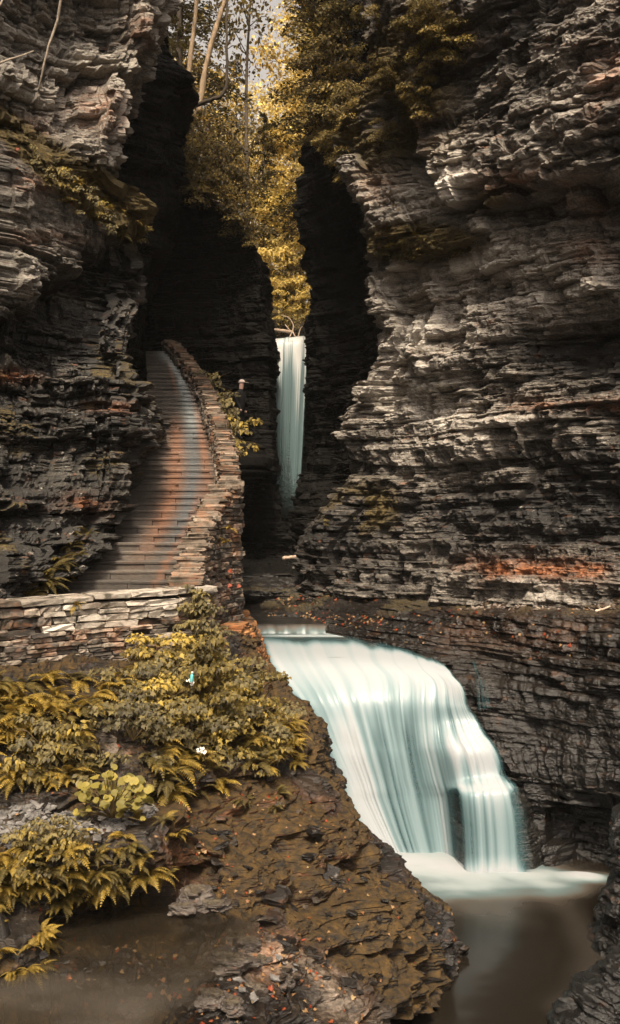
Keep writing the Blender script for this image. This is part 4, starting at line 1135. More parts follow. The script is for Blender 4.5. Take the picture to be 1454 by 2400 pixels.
# --- low wall along the path in front
LOW = Path([np.array([-5.2, 10.55, -1.10]), np.array([-4.35, 11.4, -1.11]), np.array([-3.72, 12.05, -1.115]), np.array([-2.95, 12.75, -1.11]), np.array([-2.2, 13.3, -1.09]), np.array([-1.55, 13.80, -1.07])], 200)
def build_low_wall():
    e = prop(obj('low_wall', None), 'low stone wall with a pale worn top in front of the stairs', 'stone wall')
    rg = np.random.default_rng(44)
    qa = 2.75
    A = Acc(); A.add(*core_geo(LOW, 0.40, lambda q: -1.10, lambda q: -2.5, 1, 0.06, 60)); obj('core', A.mesh('core', M['core']), e)
    A = Acc()
    course_face(A, LOW, lambda q: -1.165 if q < qa else -1.48 + 0.22 * max(0, (q - 4.3)), lambda q: -1.52, rg, (0.085, 0.14), (0.16, 0.40), 0.26, 1, 0.02)
    obj('upper_courses', A.mesh('upper_courses', M['stone_grey']), e)
    A = Acc()
    course_face(A, LOW, lambda q: -1.50 if q < 4.3 else -1.40, lambda q: -2.5, rg, (0.035, 0.075), (0.10, 0.34), 0.24, 1, 0.028, 0.02, flare=lambda q, z: 0.12 * max(0, -1.5 - z))
    obj('lower_courses', A.mesh('lower_courses', M['stone_grey']), e)
    A = Acc()
    course_face(A, LOW, lambda q: -1.12, lambda q: 9 if q < qa else -1.50 + 0.16 * max(0, q - 3.6), rg, (0.055, 0.10), (0.18, 0.5), 0.28, 1, 0.014)
    obj('lime_washed_courses', A.mesh('lime_washed_courses', M['mortar_white']), e)
    A = Acc(); q = 0
    while q < LOW.L:
        l = rg.uniform(0.3, 0.65); qm = min(q + l / 2, LOW.L); c = LOW.at(qm)[:3].copy(); t = LOW.tan(qm); w = np.array([-t[1], t[0], 0])
        for k, (o, W) in enumerate(((0.10, 0.24), (0.32, 0.22))):
            cc = c + w * (o + rg.uniform(-.012, .012)); cc[2] = c[2] + rg.uniform(-.008, .008)
            A.add(*stone_geo(cc, t, w, UP, l - 0.01, W, 0.07, rg, 0.10), a=float(np.clip(rg.normal(0.55 if qm > qa else 0.4, 0.15), 0.05, .98)), m=0 if qm > qa - 0.4 else 1)
        q += l
    obj('coping', A.mesh('coping', mats=[M['mortar_white'], M['stone_tan']]), e)
build_low_wall()

# ------------------------------------------------------------------ boulders
def boulder(name, c, r, seed, mat, label, cat='boulder', group=None, n=46, amp=0.35, lay=0.10, kind=None):
    th = np.linspace(0.02, math.pi - 0.02, n)[:, None]; ph = np.linspace(0, 2 * math.pi, 2 * n)[None, :]
    X = np.sin(th) * np.cos(ph); Y = np.sin(th) * np.sin(ph); Z = np.cos(th) + 0 * ph
    def sq(a, p): return np.sign(a) * np.abs(a) ** p
    D = np.stack([sq(X, .8), sq(Y, .8), sq(Z, .8)], -1)
    k = 1 + amp * 2 * (fbm(X * 1.6 + 5, Y * 1.6, Z * 1.6, seed, 4) - 0.5)
    zz = Z * r[2]
    kk, f = layers(zz * 1.0 + 0.05 * fbm(X * 2, Y * 2, None, seed), lay, seed)
    k = k + 0.16 * (hsh(kk, seed) - 0.5) * np.sqrt(np.clip(1 - Z ** 2, 0, 1)) + 0.05 * (fbm(X * 9, Y * 9, Z * 9, seed + 3) - .5)
    V = D * k[..., None] * np.array(r)
    V[:, -1] = V[:, 0]
    nr, nc = V.shape[:2]
    me = mesh_from(name, V.reshape(-1, 3), grid_faces(nr, nc), {'blk': hsh(kk, 3, seed) * 0.6 + 0.2, 'moss': np.clip(Z, 0, 1) * 0.3, 'rust': 0 * Z, 'lite': 0 * Z}, False, mat)
    o = obj(name, me, loc=c)
    prop(o, label, cat, group, kind)
    return o

def build_boulders():
    net = []
    for v, e in ((1860, 1520), (1900, 1486), (1950, 1450), (2050, 1430), (2090, 1412), (2150, 1396), (2250, 1390), (2330, 1408), (2440, 1395)):
        c = P(e, v, 13.0)
        net.append([c + np.array([1.0, 2.0, -.1]), c + np.array([.25, .8, 0]), c, P(e + 45, v, 12.7), P(e + 120, v, 12.3), P(e + 260, v, 12.2), P(e + 560, v, 12.2)])
    net = [[p + np.array([.4, .6, .12]) for p in net[0]]] + net
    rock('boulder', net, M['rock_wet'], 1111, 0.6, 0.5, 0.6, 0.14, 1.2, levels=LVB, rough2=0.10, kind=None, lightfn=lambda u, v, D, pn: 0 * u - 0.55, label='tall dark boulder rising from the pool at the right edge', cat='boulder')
    pts = ((1270, 2470, 11.0), (1292, 2412, 11.1), (1318, 2350, 11.3), (1372, 2285, 11.5), (1440, 2230, 11.6), (1540, 2170, 11.7), (1800, 2140, 11.8))
    net = [[P(*p) + np.array([.5, 1.2, -1.0]) for p in pts], [P(*p) + np.array([.15, .45, -.15]) for p in pts], [P(*p) for p in pts], [P(u + 25, v + 50, d - .35) for u, v, d in pts], [P(u + 60, v + 130, d - .6) for u, v, d in pts], [P(u + 90, v + 300, d - .8) for u, v, d in pts]]
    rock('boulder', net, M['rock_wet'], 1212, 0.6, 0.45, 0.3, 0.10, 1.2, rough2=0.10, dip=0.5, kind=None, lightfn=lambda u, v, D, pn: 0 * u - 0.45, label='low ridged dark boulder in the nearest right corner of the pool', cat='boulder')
build_boulders()

# ------------------------------------------------------------------ timber and roots
def log_obj(name, ctrl, r0, r1, mat, label, cat, n=24, seed=1, group=None):
    pts = curve_pts(ctrl, n); pts = pts + 0.4 * r0 * (np.random.default_rng(seed).random(pts.shape) - .5)
    V, Fs = tube_geo(pts, np.linspace(r0, r1, n), 9, 0.25, seed)
    o = obj(name, mesh_from(name, V, Fs, None, True, mat)); prop(o, label, cat, group); return o

def build_logs():
    lg = log_obj('driftwood_log', [P(632, 772, 33.8), P(655, 775, 33.7), P(686, 778, 33.6)], 0.062, 0.05, M['drift'], 'bleached log lying across the lip of the upper waterfall', 'log')
    b = [[P(686, 777, 33.6), P(680, 788, 33.4), P(676, 797, 33.3)], [P(686, 777, 33.6), P(692, 788, 33.4), P(693, 797, 33.3)], [P(686, 778, 33.6), P(688, 762, 33.7), P(678, 745, 33.8), P(660, 738, 33.9)],
         [P(698, 795, 33.4), P(702, 778, 33.5), P(706, 768, 33.5), P(711, 765, 33.5)], [P(680, 775, 33.6), P(672, 765, 33.6), P(668, 760, 33.7)]]
    for k, c in enumerate(b):
        V, Fs = tube_geo(curve_pts(c, 9), np.linspace(0.025, 0.012, 9), 6, 0.2, k)
        obj('branch', mesh_from('branch', V, Fs, None, True, M['drift']), lg)
    log_obj('fallen_log', [P(664, 1308, 27.3), P(695, 1306, 27.2), P(730, 1300, 27.0)], 0.055, 0.05, M['drift'], 'reddish log lying in the dark gap above the stream', 'log')
    log_obj('broken_branch', [P(1396, 1432, 15.6), P(1415, 1428, 15.7), P(1430, 1421, 15.8)], 0.022, 0.012, M['drift'], 'short bleached branch on the shelf right of the lower fall', 'branch')
    rs = [([P(165, -20, 14.6), P(150, 70, 14.7), P(130, 130, 14.7), P(115, 190, 14.7), P(106, 235, 14.8)], 0.022, 'long bare root hanging down the pale upper rock face'),
          ([P(-10, 190, 13.4), P(25, 172, 13.6), P(60, 160, 13.9), P(95, 146, 14.2)], 0.018, 'thin bare root arching out of the upper rock face'),
          ([P(0, 70, 13.4), P(20, 40, 13.5), P(38, 0, 13.6), P(50, -30, 13.6)], 0.018, 'dark bare stem in the topmost corner of the grey cliff')]
    for c, r, l in rs:
        log_obj('root', [p - np.array([0, 0.35, 0]) for p in c], r, r * 0.5, M['root'], l, 'root', 20, 3, 'roots on the grey cliff')
build_logs()
# ------------------------------------------------------------------ leaf shapes
def lobed_leaf():
    """five-lobed leaf, unit length, in the xy plane, stem at the origin, slightly folded"""
    out = [(0, 0), (-.20, -.06), (-.46, .02), (-.33, .20), (-.52, .46), (-.24, .44), (-.17, .62), (0, 1.0), (.17, .62), (.24, .44), (.52, .46), (.33, .20), (.46, .02), (.20, -.06)]
    V = [(x, y, 0.16 * abs(x) - 0.16 * y * y) for x, y in out] + [(0, .36, -.02)]
    n = len(out)
    return np.array(V), [(n, i, (i + 1) % n) for i in range(n)]
def oval_leaf():
    V = [(0, 0, 0), (-.26, .25, .05), (-.28, .58, .02), (0, 1, -.14), (.28, .58, .02), (.26, .25, .05), (0, .42, -.03)]
    return np.array(V, float), [(6, i, (i + 1) % 6) for i in range(6)]
def round_leaf():
    n = 12; V = [(0.5 * math.sin(a) * (1 + .08 * (i % 2)), .5 - .5 * math.cos(a) * (1 + .06 * (i % 2)) - (0.18 if i in (0,) else 0) * -1, 0.05 * math.sin(2 * a)) for i, a in enumerate(np.linspace(0, 2 * math.pi, n, endpoint=False))]
    V.append((0, .42, -.06))
    return np.array(V), [(n, i, (i + 1) % n) for i in range(n)]
def quad_leaf():
    V = [(0, 0, 0), (-.30, .45, .06), (0, 1, -.05), (.30, .45, .06)]
    return np.array(V, float), [(0, 1, 2), (0, 2, 3)]

def rotmats(rg, n, nrm=None, spread=0.6):
    """random frames whose z leans to nrm"""
    z = rg.normal(0, spread, (n, 3)) + (np.array([0, 0, 1.0]) if nrm is None else np.asarray(nrm))
    z /= np.linalg.norm(z, axis=1, keepdims=True)
    y = rg.normal(0, 1, (n, 3)); y -= z * (y * z).sum(1, keepdims=True); y /= np.linalg.norm(y, axis=1, keepdims=True)
    x = np.cross(y, z)
    return np.stack([x, y, z], -1)

def scatter_mesh(name, tmpl, pos, Rm, size, tone, mat):
    TV, TF = tmpl; TF = np.array(TF, int)
    n, k = len(pos), len(TV)
    V = np.einsum('nij,kj->nki', Rm, TV) * np.asarray(size)[:, None, None] + np.asarray(pos)[:, None, :]
    Fc = (TF[None] + (np.arange(n) * k)[:, None, None]).reshape(-1, TF.shape[1])
    return mesh_from(name, V.reshape(-1, 3), Fc, {'blk': np.repeat(np.clip(tone, 0, 1), k)}, False, mat)

# ------------------------------------------------------------------ ferns
def frond_mesh(seed, mat, L=1.0):
    rg = np.random.default_rng(seed)
    A = Acc(); m = 17
    t = np.linspace(0, 1, m)
    droop = rg.uniform(0.45, 0.8); side = rg.uniform(-.15, .15)
    rach = np.stack([side * t ** 2, t * (1 - 0.18 * t), 0.42 * t - droop * t ** 2], -1) * L
    A.add(*tube_geo(rach, np.linspace(0.008, 0.002, m), 4), a=0.2)
    tone = rg.uniform(.35, .75)
    for i in range(2, m):
        tt = t[i]; wd = 0.21 * L * math.sin(math.pi * min(1, (0.12 + 0.88 * tt)) ** 0.8) * (1.05 - 0.45 * tt) + 0.02
        tg = rach[i] - rach[i - 1]; tg /= np.linalg.norm(tg)
        sx = np.cross(tg, np.array([0, 0, 1.0])); sx /= np.linalg.norm(sx)
        for sgn in (-1, 1):
            dr = sx * sgn * 0.93 + tg * 0.30 + np.array([0, 0, -0.12 + rg.uniform(-.1, .1)])
            dr /= np.linalg.norm(dr); w = tg * 0.030 * L
            V = []
            q = 4
            for j in range(q + 1):
                f = j / q; c = rach[i] + dr * wd * f + np.array([0, 0, -0.10 * wd * f * f])
                ww = w * (1.0 - 0.75 * f) * (1.15 if j % 2 else 0.8)
                V += [c - ww, c + ww]
            A.add(V, [(2 * j, 2 * j + 2, 2 * j + 3, 2 * j + 1) for j in range(q)], a=float(np.clip(tone + rg.normal(0, .13) + .15 * tt, 0, 1)))
    return A.mesh('frond', mat)

FROND = {}
for key, mat in (('bright', M['fern']), ('dull', M['fern_dull'])):
    FROND[key] = [frond_mesh(100 + i + (50 if key == 'dull' else 0), mat) for i in range(5)]

def fern(p, nrm, size, key, rg, label, group, n=None):
    e = obj('fern', None, loc=tuple(p + 0.02 * nrm), rot=(0, 0, rg.uniform(0, 6.28)))
    prop(e, label, 'fern', group)
    n = n or int(rg.integers(7, 11))
    out = np.arctan2(nrm[1], nrm[0]) - e.rotation_euler[2]
    tilted = math.hypot(nrm[0], nrm[1]) > 0.35
    for i in range(n):
        a = (out + rg.uniform(-1.5, 1.5)) if tilted else 2 * math.pi * i / n + rg.uniform(-.3, .3)
        o = obj('frond', FROND[key][int(rg.integers(0, 5))], e, (0, 0, 0), (rg.uniform(-.25, .75), rg.uniform(-.3, .3), a - math.pi / 2))
        s = size * rg.uniform(0.7, 1.15); o.scale = (s, s, s)
    return e

def place_ferns():
    rg = np.random.default_rng(61)
    zones = [  # polygon in the photo, how many, size, kind, label, surface
        ('riverbank', [(-60, 1590), (200, 1580), (215, 1640), (200, 1720), (-60, 1720)], 36, (0.30, 0.46), 'mix', 'yellowing fern in the dense row under the low wall', (-2, 1)),
        ('riverbank', [(-60, 1720), (200, 1720), (250, 1840), (-60, 1850)], 34, (0.24, 0.38), 'mix', 'fern among the lower bank plants left of the bare rock rib', (-2, 1)),
        ('riverbank', [(330, 1740), (620, 1700), (640, 1800), (420, 1870), (330, 1850)], 30, (0.28, 0.42), 'mix', 'fern drooping below the broad leaved bushes', (-2, 1)),
        ('riverbank', [(600, 1640), (690, 1690), (700, 1790), (620, 1810)], 16, (0.22, 0.36), 'bright', 'fern at the bush edge nearest the white waterfall', (-2, 1)),
        ('riverbank', [(-60, 2000), (220, 1960), (340, 1960), (330, 2060), (0, 2160), (-60, 2150)], 42, (0.18, 0.32), 'mix', 'fern hanging from the mossy ledge above the puddle', (-2, 1)),
        ('riverbank', [(-60, 1995), (330, 1985), (390, 2045), (180, 2110), (-60, 2130)], 46, (0.2, 0.36), 'mix', 'fern draping over the front lip of the mossy ledge', (-2, 1)),
        ('riverbank', [(250, 1880), (420, 1880), (420, 1960), (300, 1980)], 9, (0.16, 0.26), 'mix', 'small fern beside the round leaved plant', (-2, 1)),
        ('riverbank', [(-60, 2150), (100, 2150), (90, 2330), (-60, 2330)], 26, (0.16, 0.28), 'bright', 'fern on the lowest mossy rock beside the puddle', (-2, 1)),
        ('riverbank', [(230, 1560), (330, 1540), (330, 1640), (230, 1660)], 8, (0.3, 0.42), 'bright', 'fern between the low wall and the bare rock rib', (-2, 1)),
        ('riverbank', [(560, 1850), (660, 1850), (660, 1900), (560, 1900)], 6, (0.14, 0.22), 'dull', 'small fern on the shaded mossy rock step', (-2, 1)),
        ('cliff_face', [(60, 1340), (160, 1280), (165, 1390), (40, 1410)], 7, (0.34, 0.5), 'dull', 'dull fern at the cliff foot left of the lowest steps', (-2, 1)),
        ('cliff_face', [(165, 1260), (290, 1190), (300, 1220), (180, 1320)], 8, (0.2, 0.32), 'dull', 'small fern along the cliff edge of the stairs', (-2, 1)),
        ('cliff_face', [(130, 400), (270, 470), (330, 520), (410, 590), (330, 590), (200, 500)], 24, (0.16, 0.3), 'mix', 'fern on the sloping ledge of the grey cliff', (-2, 1)),
        ('cliff_wall', [(920, 560), (1060, 545), (1050, 600), (880, 620)], 14, (0.16, 0.28), 'mix', 'fern on the small ledge of the right hand cliff', (-2, 1)),
    ]
    for gname, poly, n, sz, key, label, _ in zones:
        p, nn = pick(gname, poly, n, rg)
        for i in range(len(p)):
            k = key if key != 'mix' else ('bright' if rg.random() < 0.55 else 'dull')
            fern(p[i], nn[i], rg.uniform(*sz), k, rg, label, label.replace('fern', 'ferns', 1))
place_ferns()

# small tufts growing out of the stairway wall
def wall_tufts():
    rg = np.random.default_rng(62)
    for (u, v, d, s, l) in ((540, 1240, 16.4, .22, 'fern rooted high in the tall wall face beside the stairs'), (535, 1272, 16.2, .2, 'fern rooted midway down the tall wall face'), (483, 1395, 14.4, .22, 'fern where the low wall meets the tall wall face'), (190, 1418, 12.55, .2, 'fern tuft hanging over the low wall coping')):
        fern(P(u, v, d) - np.array([0, 0.28, 0]), np.array([0.1, -0.9, .3]), s, 'bright', rg, l, None, 6)
wall_tufts()

# ------------------------------------------------------------------ broad-leaved bushes on the bank
def shrub_mesh(seed, n, r, leaf, size, mat, out=(0, -0.55, 0.75), flat=0.75, tone=(.5, .24)):
    rg = np.random.default_rng(seed)
    k = 7; C = rg.normal(0, 1, (k, 3)) * np.array(r) * 0.5
    which = rg.integers(0, k, n)
    d = rg.normal(0, 1, (n, 3)); d /= np.linalg.norm(d, axis=1, keepdims=True)
    d[:, 2] = np.abs(d[:, 2]) * 0.8 + 0.05 * 0
    rad = rg.uniform(0.55, 1.0, n)[:, None]
    pos = C[which] + d * rad * np.array(r) * 0.55
    Rm = rotmats(rg, n, d * 0.5 + np.array(out), 0.33)
    # tips hang down
    y = np.array([0, -0.5, -0.85]) + rg.normal(0, .45, (n, 3))
    z = Rm[:, :, 2]; y -= z * (y * z).sum(1, keepdims=True); y /= np.linalg.norm(y, axis=1, keepdims=True)
    Rm = np.stack([np.cross(y, z), y, z], -1)
    ct = rg.normal(0, .16, k)
    return scatter_mesh('foliage', leaf, pos, Rm, rg.uniform(*size, n), np.clip(rg.normal(tone[0], tone[1], n) + ct[which], 0, 1), mat)

def stem_mesh(seed, r, n=6):
    rg = np.random.default_rng(seed); A = Acc()
    for i in range(n):
        e = rg.normal(0, .45, 3) * np.array(r); e[2] = abs(e[2]) + r[2] * .3
        A.add(*tube_geo(curve_pts([np.array([0, 0.05, -.08]), e * .5 + np.array([0, 0, .05]), e], 7), np.linspace(.010, .004, 7), 5), a=.3)
    return A.mesh('stem', M['stem'])

LOBED, OVAL, ROUND, QUAD = lobed_leaf(), oval_leaf(), round_leaf(), quad_leaf()
SHR = {
    'ochre': [shrub_mesh(200 + i, 300, (.44, .32, .36), LOBED, (.042, .09), M['leaf_shrub']) for i in range(4)],
    'olive': [shrub_mesh(210 + i, 280, (.42, .30, .36), LOBED, (.042, .085), M['leaf_dull']) for i in range(3)],
    'oval': [shrub_mesh(220 + i, 190, (.34, .24, .30), OVAL, (.06, .12), M['leaf_dull'], tone=(.55, .25)) for i in range(3)],
    'tan': [shrub_mesh(230 + i, 170, (.36, .26, .30), OVAL, (.06, .12), M['leaf_shrub'], tone=(.5, .22)) for i in range(3)],
}
STEM = [stem_mesh(240 + i, (.42, .3, .34)) for i in range(3)]

def shrub(p, nrm, kind, s, rg, label, group, name='leafy_bush', cat='bush'):
    e = obj(name, None, loc=tuple(p), rot=(rg.uniform(-.15, .15), 0, rg.uniform(-.5, .5)), scale=(s, s, s))
    prop(e, label, cat, group)
    obj('foliage', SHR[kind][int(rg.integers(0, len(SHR[kind])))], e)
    obj('stem', STEM[int(rg.integers(0, 3))], e)
    return e

def place_shrubs():
    rg = np.random.default_rng(71)
    zones = [
        ('riverbank', [(330, 1560), (450, 1540), (570, 1590), (605, 1660), (580, 1760), (430, 1780), (300, 1730), (270, 1640)], 30, ('ochre', 'olive', 'ochre', 'tan', 'olive'), (.7, 1.0), 'ochre lobed leaf bush in the thicket between wall and waterfall'),
        ('riverbank', [(400, 1660), (560, 1640), (560, 1740), (420, 1760)], 7, ('ochre',), (.7, .95), 'bright ochre bush in the middle of the bank thicket'),
        ('riverbank', [(260, 1590), (400, 1540), (420, 1620), (270, 1660)], 7, ('olive', 'tan'), (.6, .85), 'olive bush below the lime washed wall'),
        ('riverbank', [(550, 1590), (590, 1630), (625, 1690), (590, 1720), (555, 1660)], 5, ('olive', 'ochre'), (.65, .9), 'dull olive bush against the rusty wall foot'),
        ('riverbank', [(80, 1720), (230, 1700), (250, 1800), (80, 1830)], 9, ('oval', 'tan'), (.6, .85), 'grey olive bush among the ferns left of the rock rib'),
        ('riverbank', [(40, 1980), (220, 1960), (220, 2030), (40, 2060)], 8, ('tan', 'oval'), (.4, .6), 'small broad leaved plant on the mossy ledge'),
        ('riverbank', [(560, 1760), (650, 1760), (640, 1820), (560, 1830)], 3, ('tan',), (.45, .6), 'small bush at the lower edge of the thicket'),
    ]
    for gname, poly, n, kinds, sz, label in zones:
        p, nn = pick(gname, poly, n, rg)
        for i in range(len(p)):
            nm = nn[i].copy(); nm[2] = abs(nm[2])
            shrub(p[i] + 0.10 * nm, nn[i], kinds[int(rg.integers(0, len(kinds)))], rg.uniform(*sz), rg, label, label.replace('bush', 'bushes').replace('plant', 'plants'))
    # dull climber hanging down the corner where the two walls meet
    for (u, v, d) in ((478, 1440, 13.75), (492, 1490, 13.7), (470, 1530, 13.3), (500, 1545, 13.5), (455, 1470, 13.3), (485, 1570, 13.2), (468, 1412, 13.75), (448, 1430, 13.6)):
        shrub(P(u, v, d) - np.array([0, 0.12, 0]), None, 'oval', .75, rg, 'grey green creeper hanging where low wall and tall wall meet', 'grey green creepers at the wall corner', 'creeper', 'creeper')
    # climber on the outside of the upper parapet
    for (u, v, d, s) in ((498, 900, 25.6, .85), (515, 935, 25.0, .9), (528, 965, 24.2, .95), (536, 995, 23.2, .95), (541, 1025, 22.2, .85), (545, 1052, 21.2, .7), (508, 960, 24.6, .7)):
        shrub(P(u, v, d), None, 'tan' if v > 970 else 'oval', s * 1.25, rg, 'broad leaved creeper spilling over the outside of the upper stair wall', 'creepers outside the upper stair wall', 'creeper', 'creeper')
    # moss-ledge plants on the left cliff
    p, nn = pick('cliff_face', [(30, 330), (200, 430), (330, 520), (420, 590), (380, 620), (240, 540), (90, 430), (0, 340)], 30, rg)
    for i in range(len(p)):
        shrub(p[i] + 0.05 * nn[i], nn[i], ('tan', 'oval')[i % 2], rg.uniform(.45, .75), rg, 'small leafy plant rooted on the sloping ledge of the grey cliff', 'small plants on the sloping cliff ledge', 'ledge_plant', 'plant')
    p, nn = pick('cliff_wall', [(900, 560), (1070, 540), (1070, 590), (880, 615)], 12, rg)
    for i in range(len(p)):
        shrub(p[i] + 0.04 * nn[i], nn[i], ('tan', 'oval')[i % 2], rg.uniform(.3, .5), rg, 'small scrubby plant on the narrow ledge halfway up the right cliff', 'scrubby plants on the right cliff ledge', 'ledge_plant', 'plant')
    p, nn = pick('cliff_wall', [(760, 1180), (880, 1150), (900, 1230), (760, 1260)], 6, rg)
    for i in range(len(p)):
        shrub(p[i] + 0.03 * nn[i], nn[i], 'oval', rg.uniform(.3, .45), rg, 'low scrubby plant at the dark corner of the right cliff', 'scrubby plants at the dark cliff corner', 'ledge_plant', 'plant')
place_shrubs()

def butterbur():
    rg = np.random.default_rng(75)
    base = P(262, 1905, 10.35)
    e = prop(obj('broadleaf_plant', None, loc=tuple(base)), 'low plant with large round yellow green leaves above the slate chips', 'plant')
    n = 95
    pos = np.stack([rg.uniform(-.36, .36, n), rg.uniform(-.25, .25, n), rg.uniform(.0, .34, n)], -1)
    pos[:, 2] += 0.12 - 0.5 * np.abs(pos[:, 0])
    Rm = rotmats(rg, n, (0, -.55, .8), .22)
    obj('foliage', scatter_mesh('foliage', ROUND, pos, Rm, rg.uniform(.055, .115, n), rg.normal(.5, .25, n), M['leaf_lime']), e)
    A = Acc()
    for p in pos[::2]: A.add(*tube_geo(curve_pts([np.array([0, 0, -.05]), p * .5, p], 6), .006, 4), a=.3)
    obj('stem', A.mesh('stem', M['stem']), e)
butterbur()

# ------------------------------------------------------------------ loose stuff: slate chips, fallen leaves
def chips():
    rg = np.random.default_rng(81)
    A = Acc()
    for poly, n in (([(-60, 1900), (120, 1880), (210, 1930), (240, 1970), (-60, 1985)], 520), ([(240, 1900), (340, 1880), (370, 1900), (320, 1950), (230, 1960)], 170), ([(480, 2180), (680, 2230), (700, 2380), (500, 2330)], 14), ([(60, 2200), (300, 2200), (430, 2330), (150, 2390)], 16)):
        p, nn = pick('riverbank', poly, n, rg)
        for i in range(len(p)):
            s = rg.uniform(.02, .075) * (1.4 if rg.random() < .1 else 1)
            Rm = rotmats(rg, 1, (nn[i] * .5 + np.array([0, 0, .8]))[None], .35)[0]
            A.add(*stone_geo(p[i] + .01 * nn[i], Rm[:, 0], Rm[:, 1], Rm[:, 2], s * rg.uniform(1, 2), s, s * .25, rg, .3), a=.5)
    B = Acc()
    for poly, n in (([(430, 1860), (760, 1860), (960, 2050), (1080, 2150), (1060, 2260), (800, 2330), (560, 2200), (440, 2000)], 130), ([(500, 2200), (780, 2200), (900, 2400), (440, 2400)], 18)):
        p, nn = pick('riverbank', poly, n, rg)
        for i in range(len(p)):
            s = rg.uniform(.03, .10) * (1.8 if rg.random() < .12 else 1)
            Rm = rotmats(rg, 1, (nn[i] * .4 + np.array([0, 0, .8]))[None], .25)[0]
            B.add(*stone_geo(p[i] + .012 * nn[i], Rm[:, 0], Rm[:, 1], Rm[:, 2], s * rg.uniform(1, 2.2), s * 1.2, s * .35, rg, .28), a=float(rg.uniform(.1, .9)))
    ob = obj('rock_rubble', B.mesh('rock_rubble', M['rock_bank']))
    prop(ob, 'flat broken rock pieces lying over the mossy bank', 'rubble', None, 'stuff')
    o = obj('slate_chips', A.mesh('slate_chips', M['slate']))
    prop(o, 'scatter of broken grey slate chips on the bank terraces', 'gravel', None, 'stuff')
    A = Acc()
    p, nn = pick('rock_terrace', [(1080, 1370), (1454, 1370), (1454, 1430), (1080, 1430)], 260, rg)
    for i in range(len(p)):
        s = rg.uniform(.012, .055); Rm = rotmats(rg, 1, np.array([[0, -.2, 1]]), .4)[0]
        A.add(*stone_geo(p[i] + .01 * nn[i], Rm[:, 0], Rm[:, 1], Rm[:, 2], s * rg.uniform(1, 2.2), s, s * .3, rg, .3), a=.5)
    o = obj('shale_rubble', A.mesh('shale_rubble', M['pinkrock']))
    prop(o, 'pinkish shale rubble on the shelf at the right cliff foot', 'rubble', None, 'stuff')
chips()

def pale_stones():
    rg = np.random.default_rng(85)
    for (u, v, d, r) in ((455, 2092, 10.25, .20), (500, 2112, 10.15, .13), (425, 2118, 10.0, .12), (585, 2205, 9.85, .12), (545, 2245, 9.5, .18), (610, 2250, 9.7, .12), (500, 2330, 8.85, .15), (545, 2345, 8.8, .10), (600, 2312, 9.3, .12), (250, 2300, 9.0, .09), (310, 2350, 8.6, .12), (660, 2290, 9.6, .14)):
        boulder('flat_stone', P(u, v, d) - np.array([0, 0, .05]), (r * rg.uniform(.8, 1.2), r * rg.uniform(.6, .9), r * rg.uniform(.4, .6)), int(rg.integers(1, 9999)), M['wetstone'], 'pale flat stone lying at the edge of the murky puddle', 'stone', 'pale stones at the puddle edge', 30, .75, .03)
pale_stones()

def fallen():
    rg = np.random.default_rng(82)
    P_, N_, S_, T_ = [], [], [], []
    for g, poly, n, sz in (('riverbank', [(430, 1860), (760, 1860), (960, 2050), (1080, 2150), (1060, 2260), (800, 2330), (560, 2200), (440, 2000)], 420, (.02, .048)),
                           ('riverbank', [(500, 2200), (760, 2200), (860, 2400), (440, 2400)], 190, (.025, .055)), ('riverbank', [(60, 2200), (400, 2180), (480, 2390), (100, 2390)], 90, (.03, .06)),
                           ('riverbank', [(-60, 1600), (600, 1600), (600, 2100), (-60, 2150)], 150, (.02, .05)),
                           ('rock_terrace', [(640, 1400), (880, 1385), (900, 1410), (640, 1430)], 60, (.05, .10)), ('rock_terrace', [(620, 1432), (900, 1430), (900, 1475), (640, 1460)], 130, (.03, .07)), ('rock_terrace', [(880, 1420), (1454, 1430), (1454, 1560), (900, 1520)], 80, (.03, .07)),
                           ('cliff_face', [(0, 300), (420, 600), (380, 620), (0, 400)], 50, (.04, .08)), ('cliff_wall', [(850, 400), (1100, 540), (1060, 600), (880, 620)], 30, (.04, .07))):
        p, nn = pick(g, poly, n, rg, 0.15)
        P_.append(p + .012 * nn); N_.append(nn); S_.append(rg.uniform(*sz, len(p))); T_.append(rg.choice([.05, .2, .45, .6, .7, .8, .9, .95], len(p)))
    p = np.concatenate(P_); nn = np.concatenate(N_)
    Rm = rotmats(rg, len(p), nn, .35)
    o = obj('fallen_leaves', scatter_mesh('fallen_leaves', LOBED, p, Rm, np.concatenate(S_), np.concatenate(T_) + rg.normal(0, .05, len(p)), M['leaf_fallen']))
    prop(o, 'red orange and yellow fallen leaves strewn over the rocks', 'fallen leaves', None, 'stuff')
    # a few red leaves caught in the tall wall
    for (u, v, d) in ((541, 1333, 15.6), (545, 1366, 15.4), (566, 1368, 16.2)):
        l = scatter_mesh('autumn_leaf', LOBED, np.zeros((1, 3)), rotmats(rg, 1, (0, -.8, .5), .2), np.array([.075]), np.array([.1]), M['leaf_fallen'])
        prop(obj('autumn_leaf', l, loc=tuple(P(u, v, d) - np.array([0, .32, 0]))), 'red leaf caught on a ledge of the tall stair wall', 'leaf', 'red leaves on the tall stair wall')
fallen()

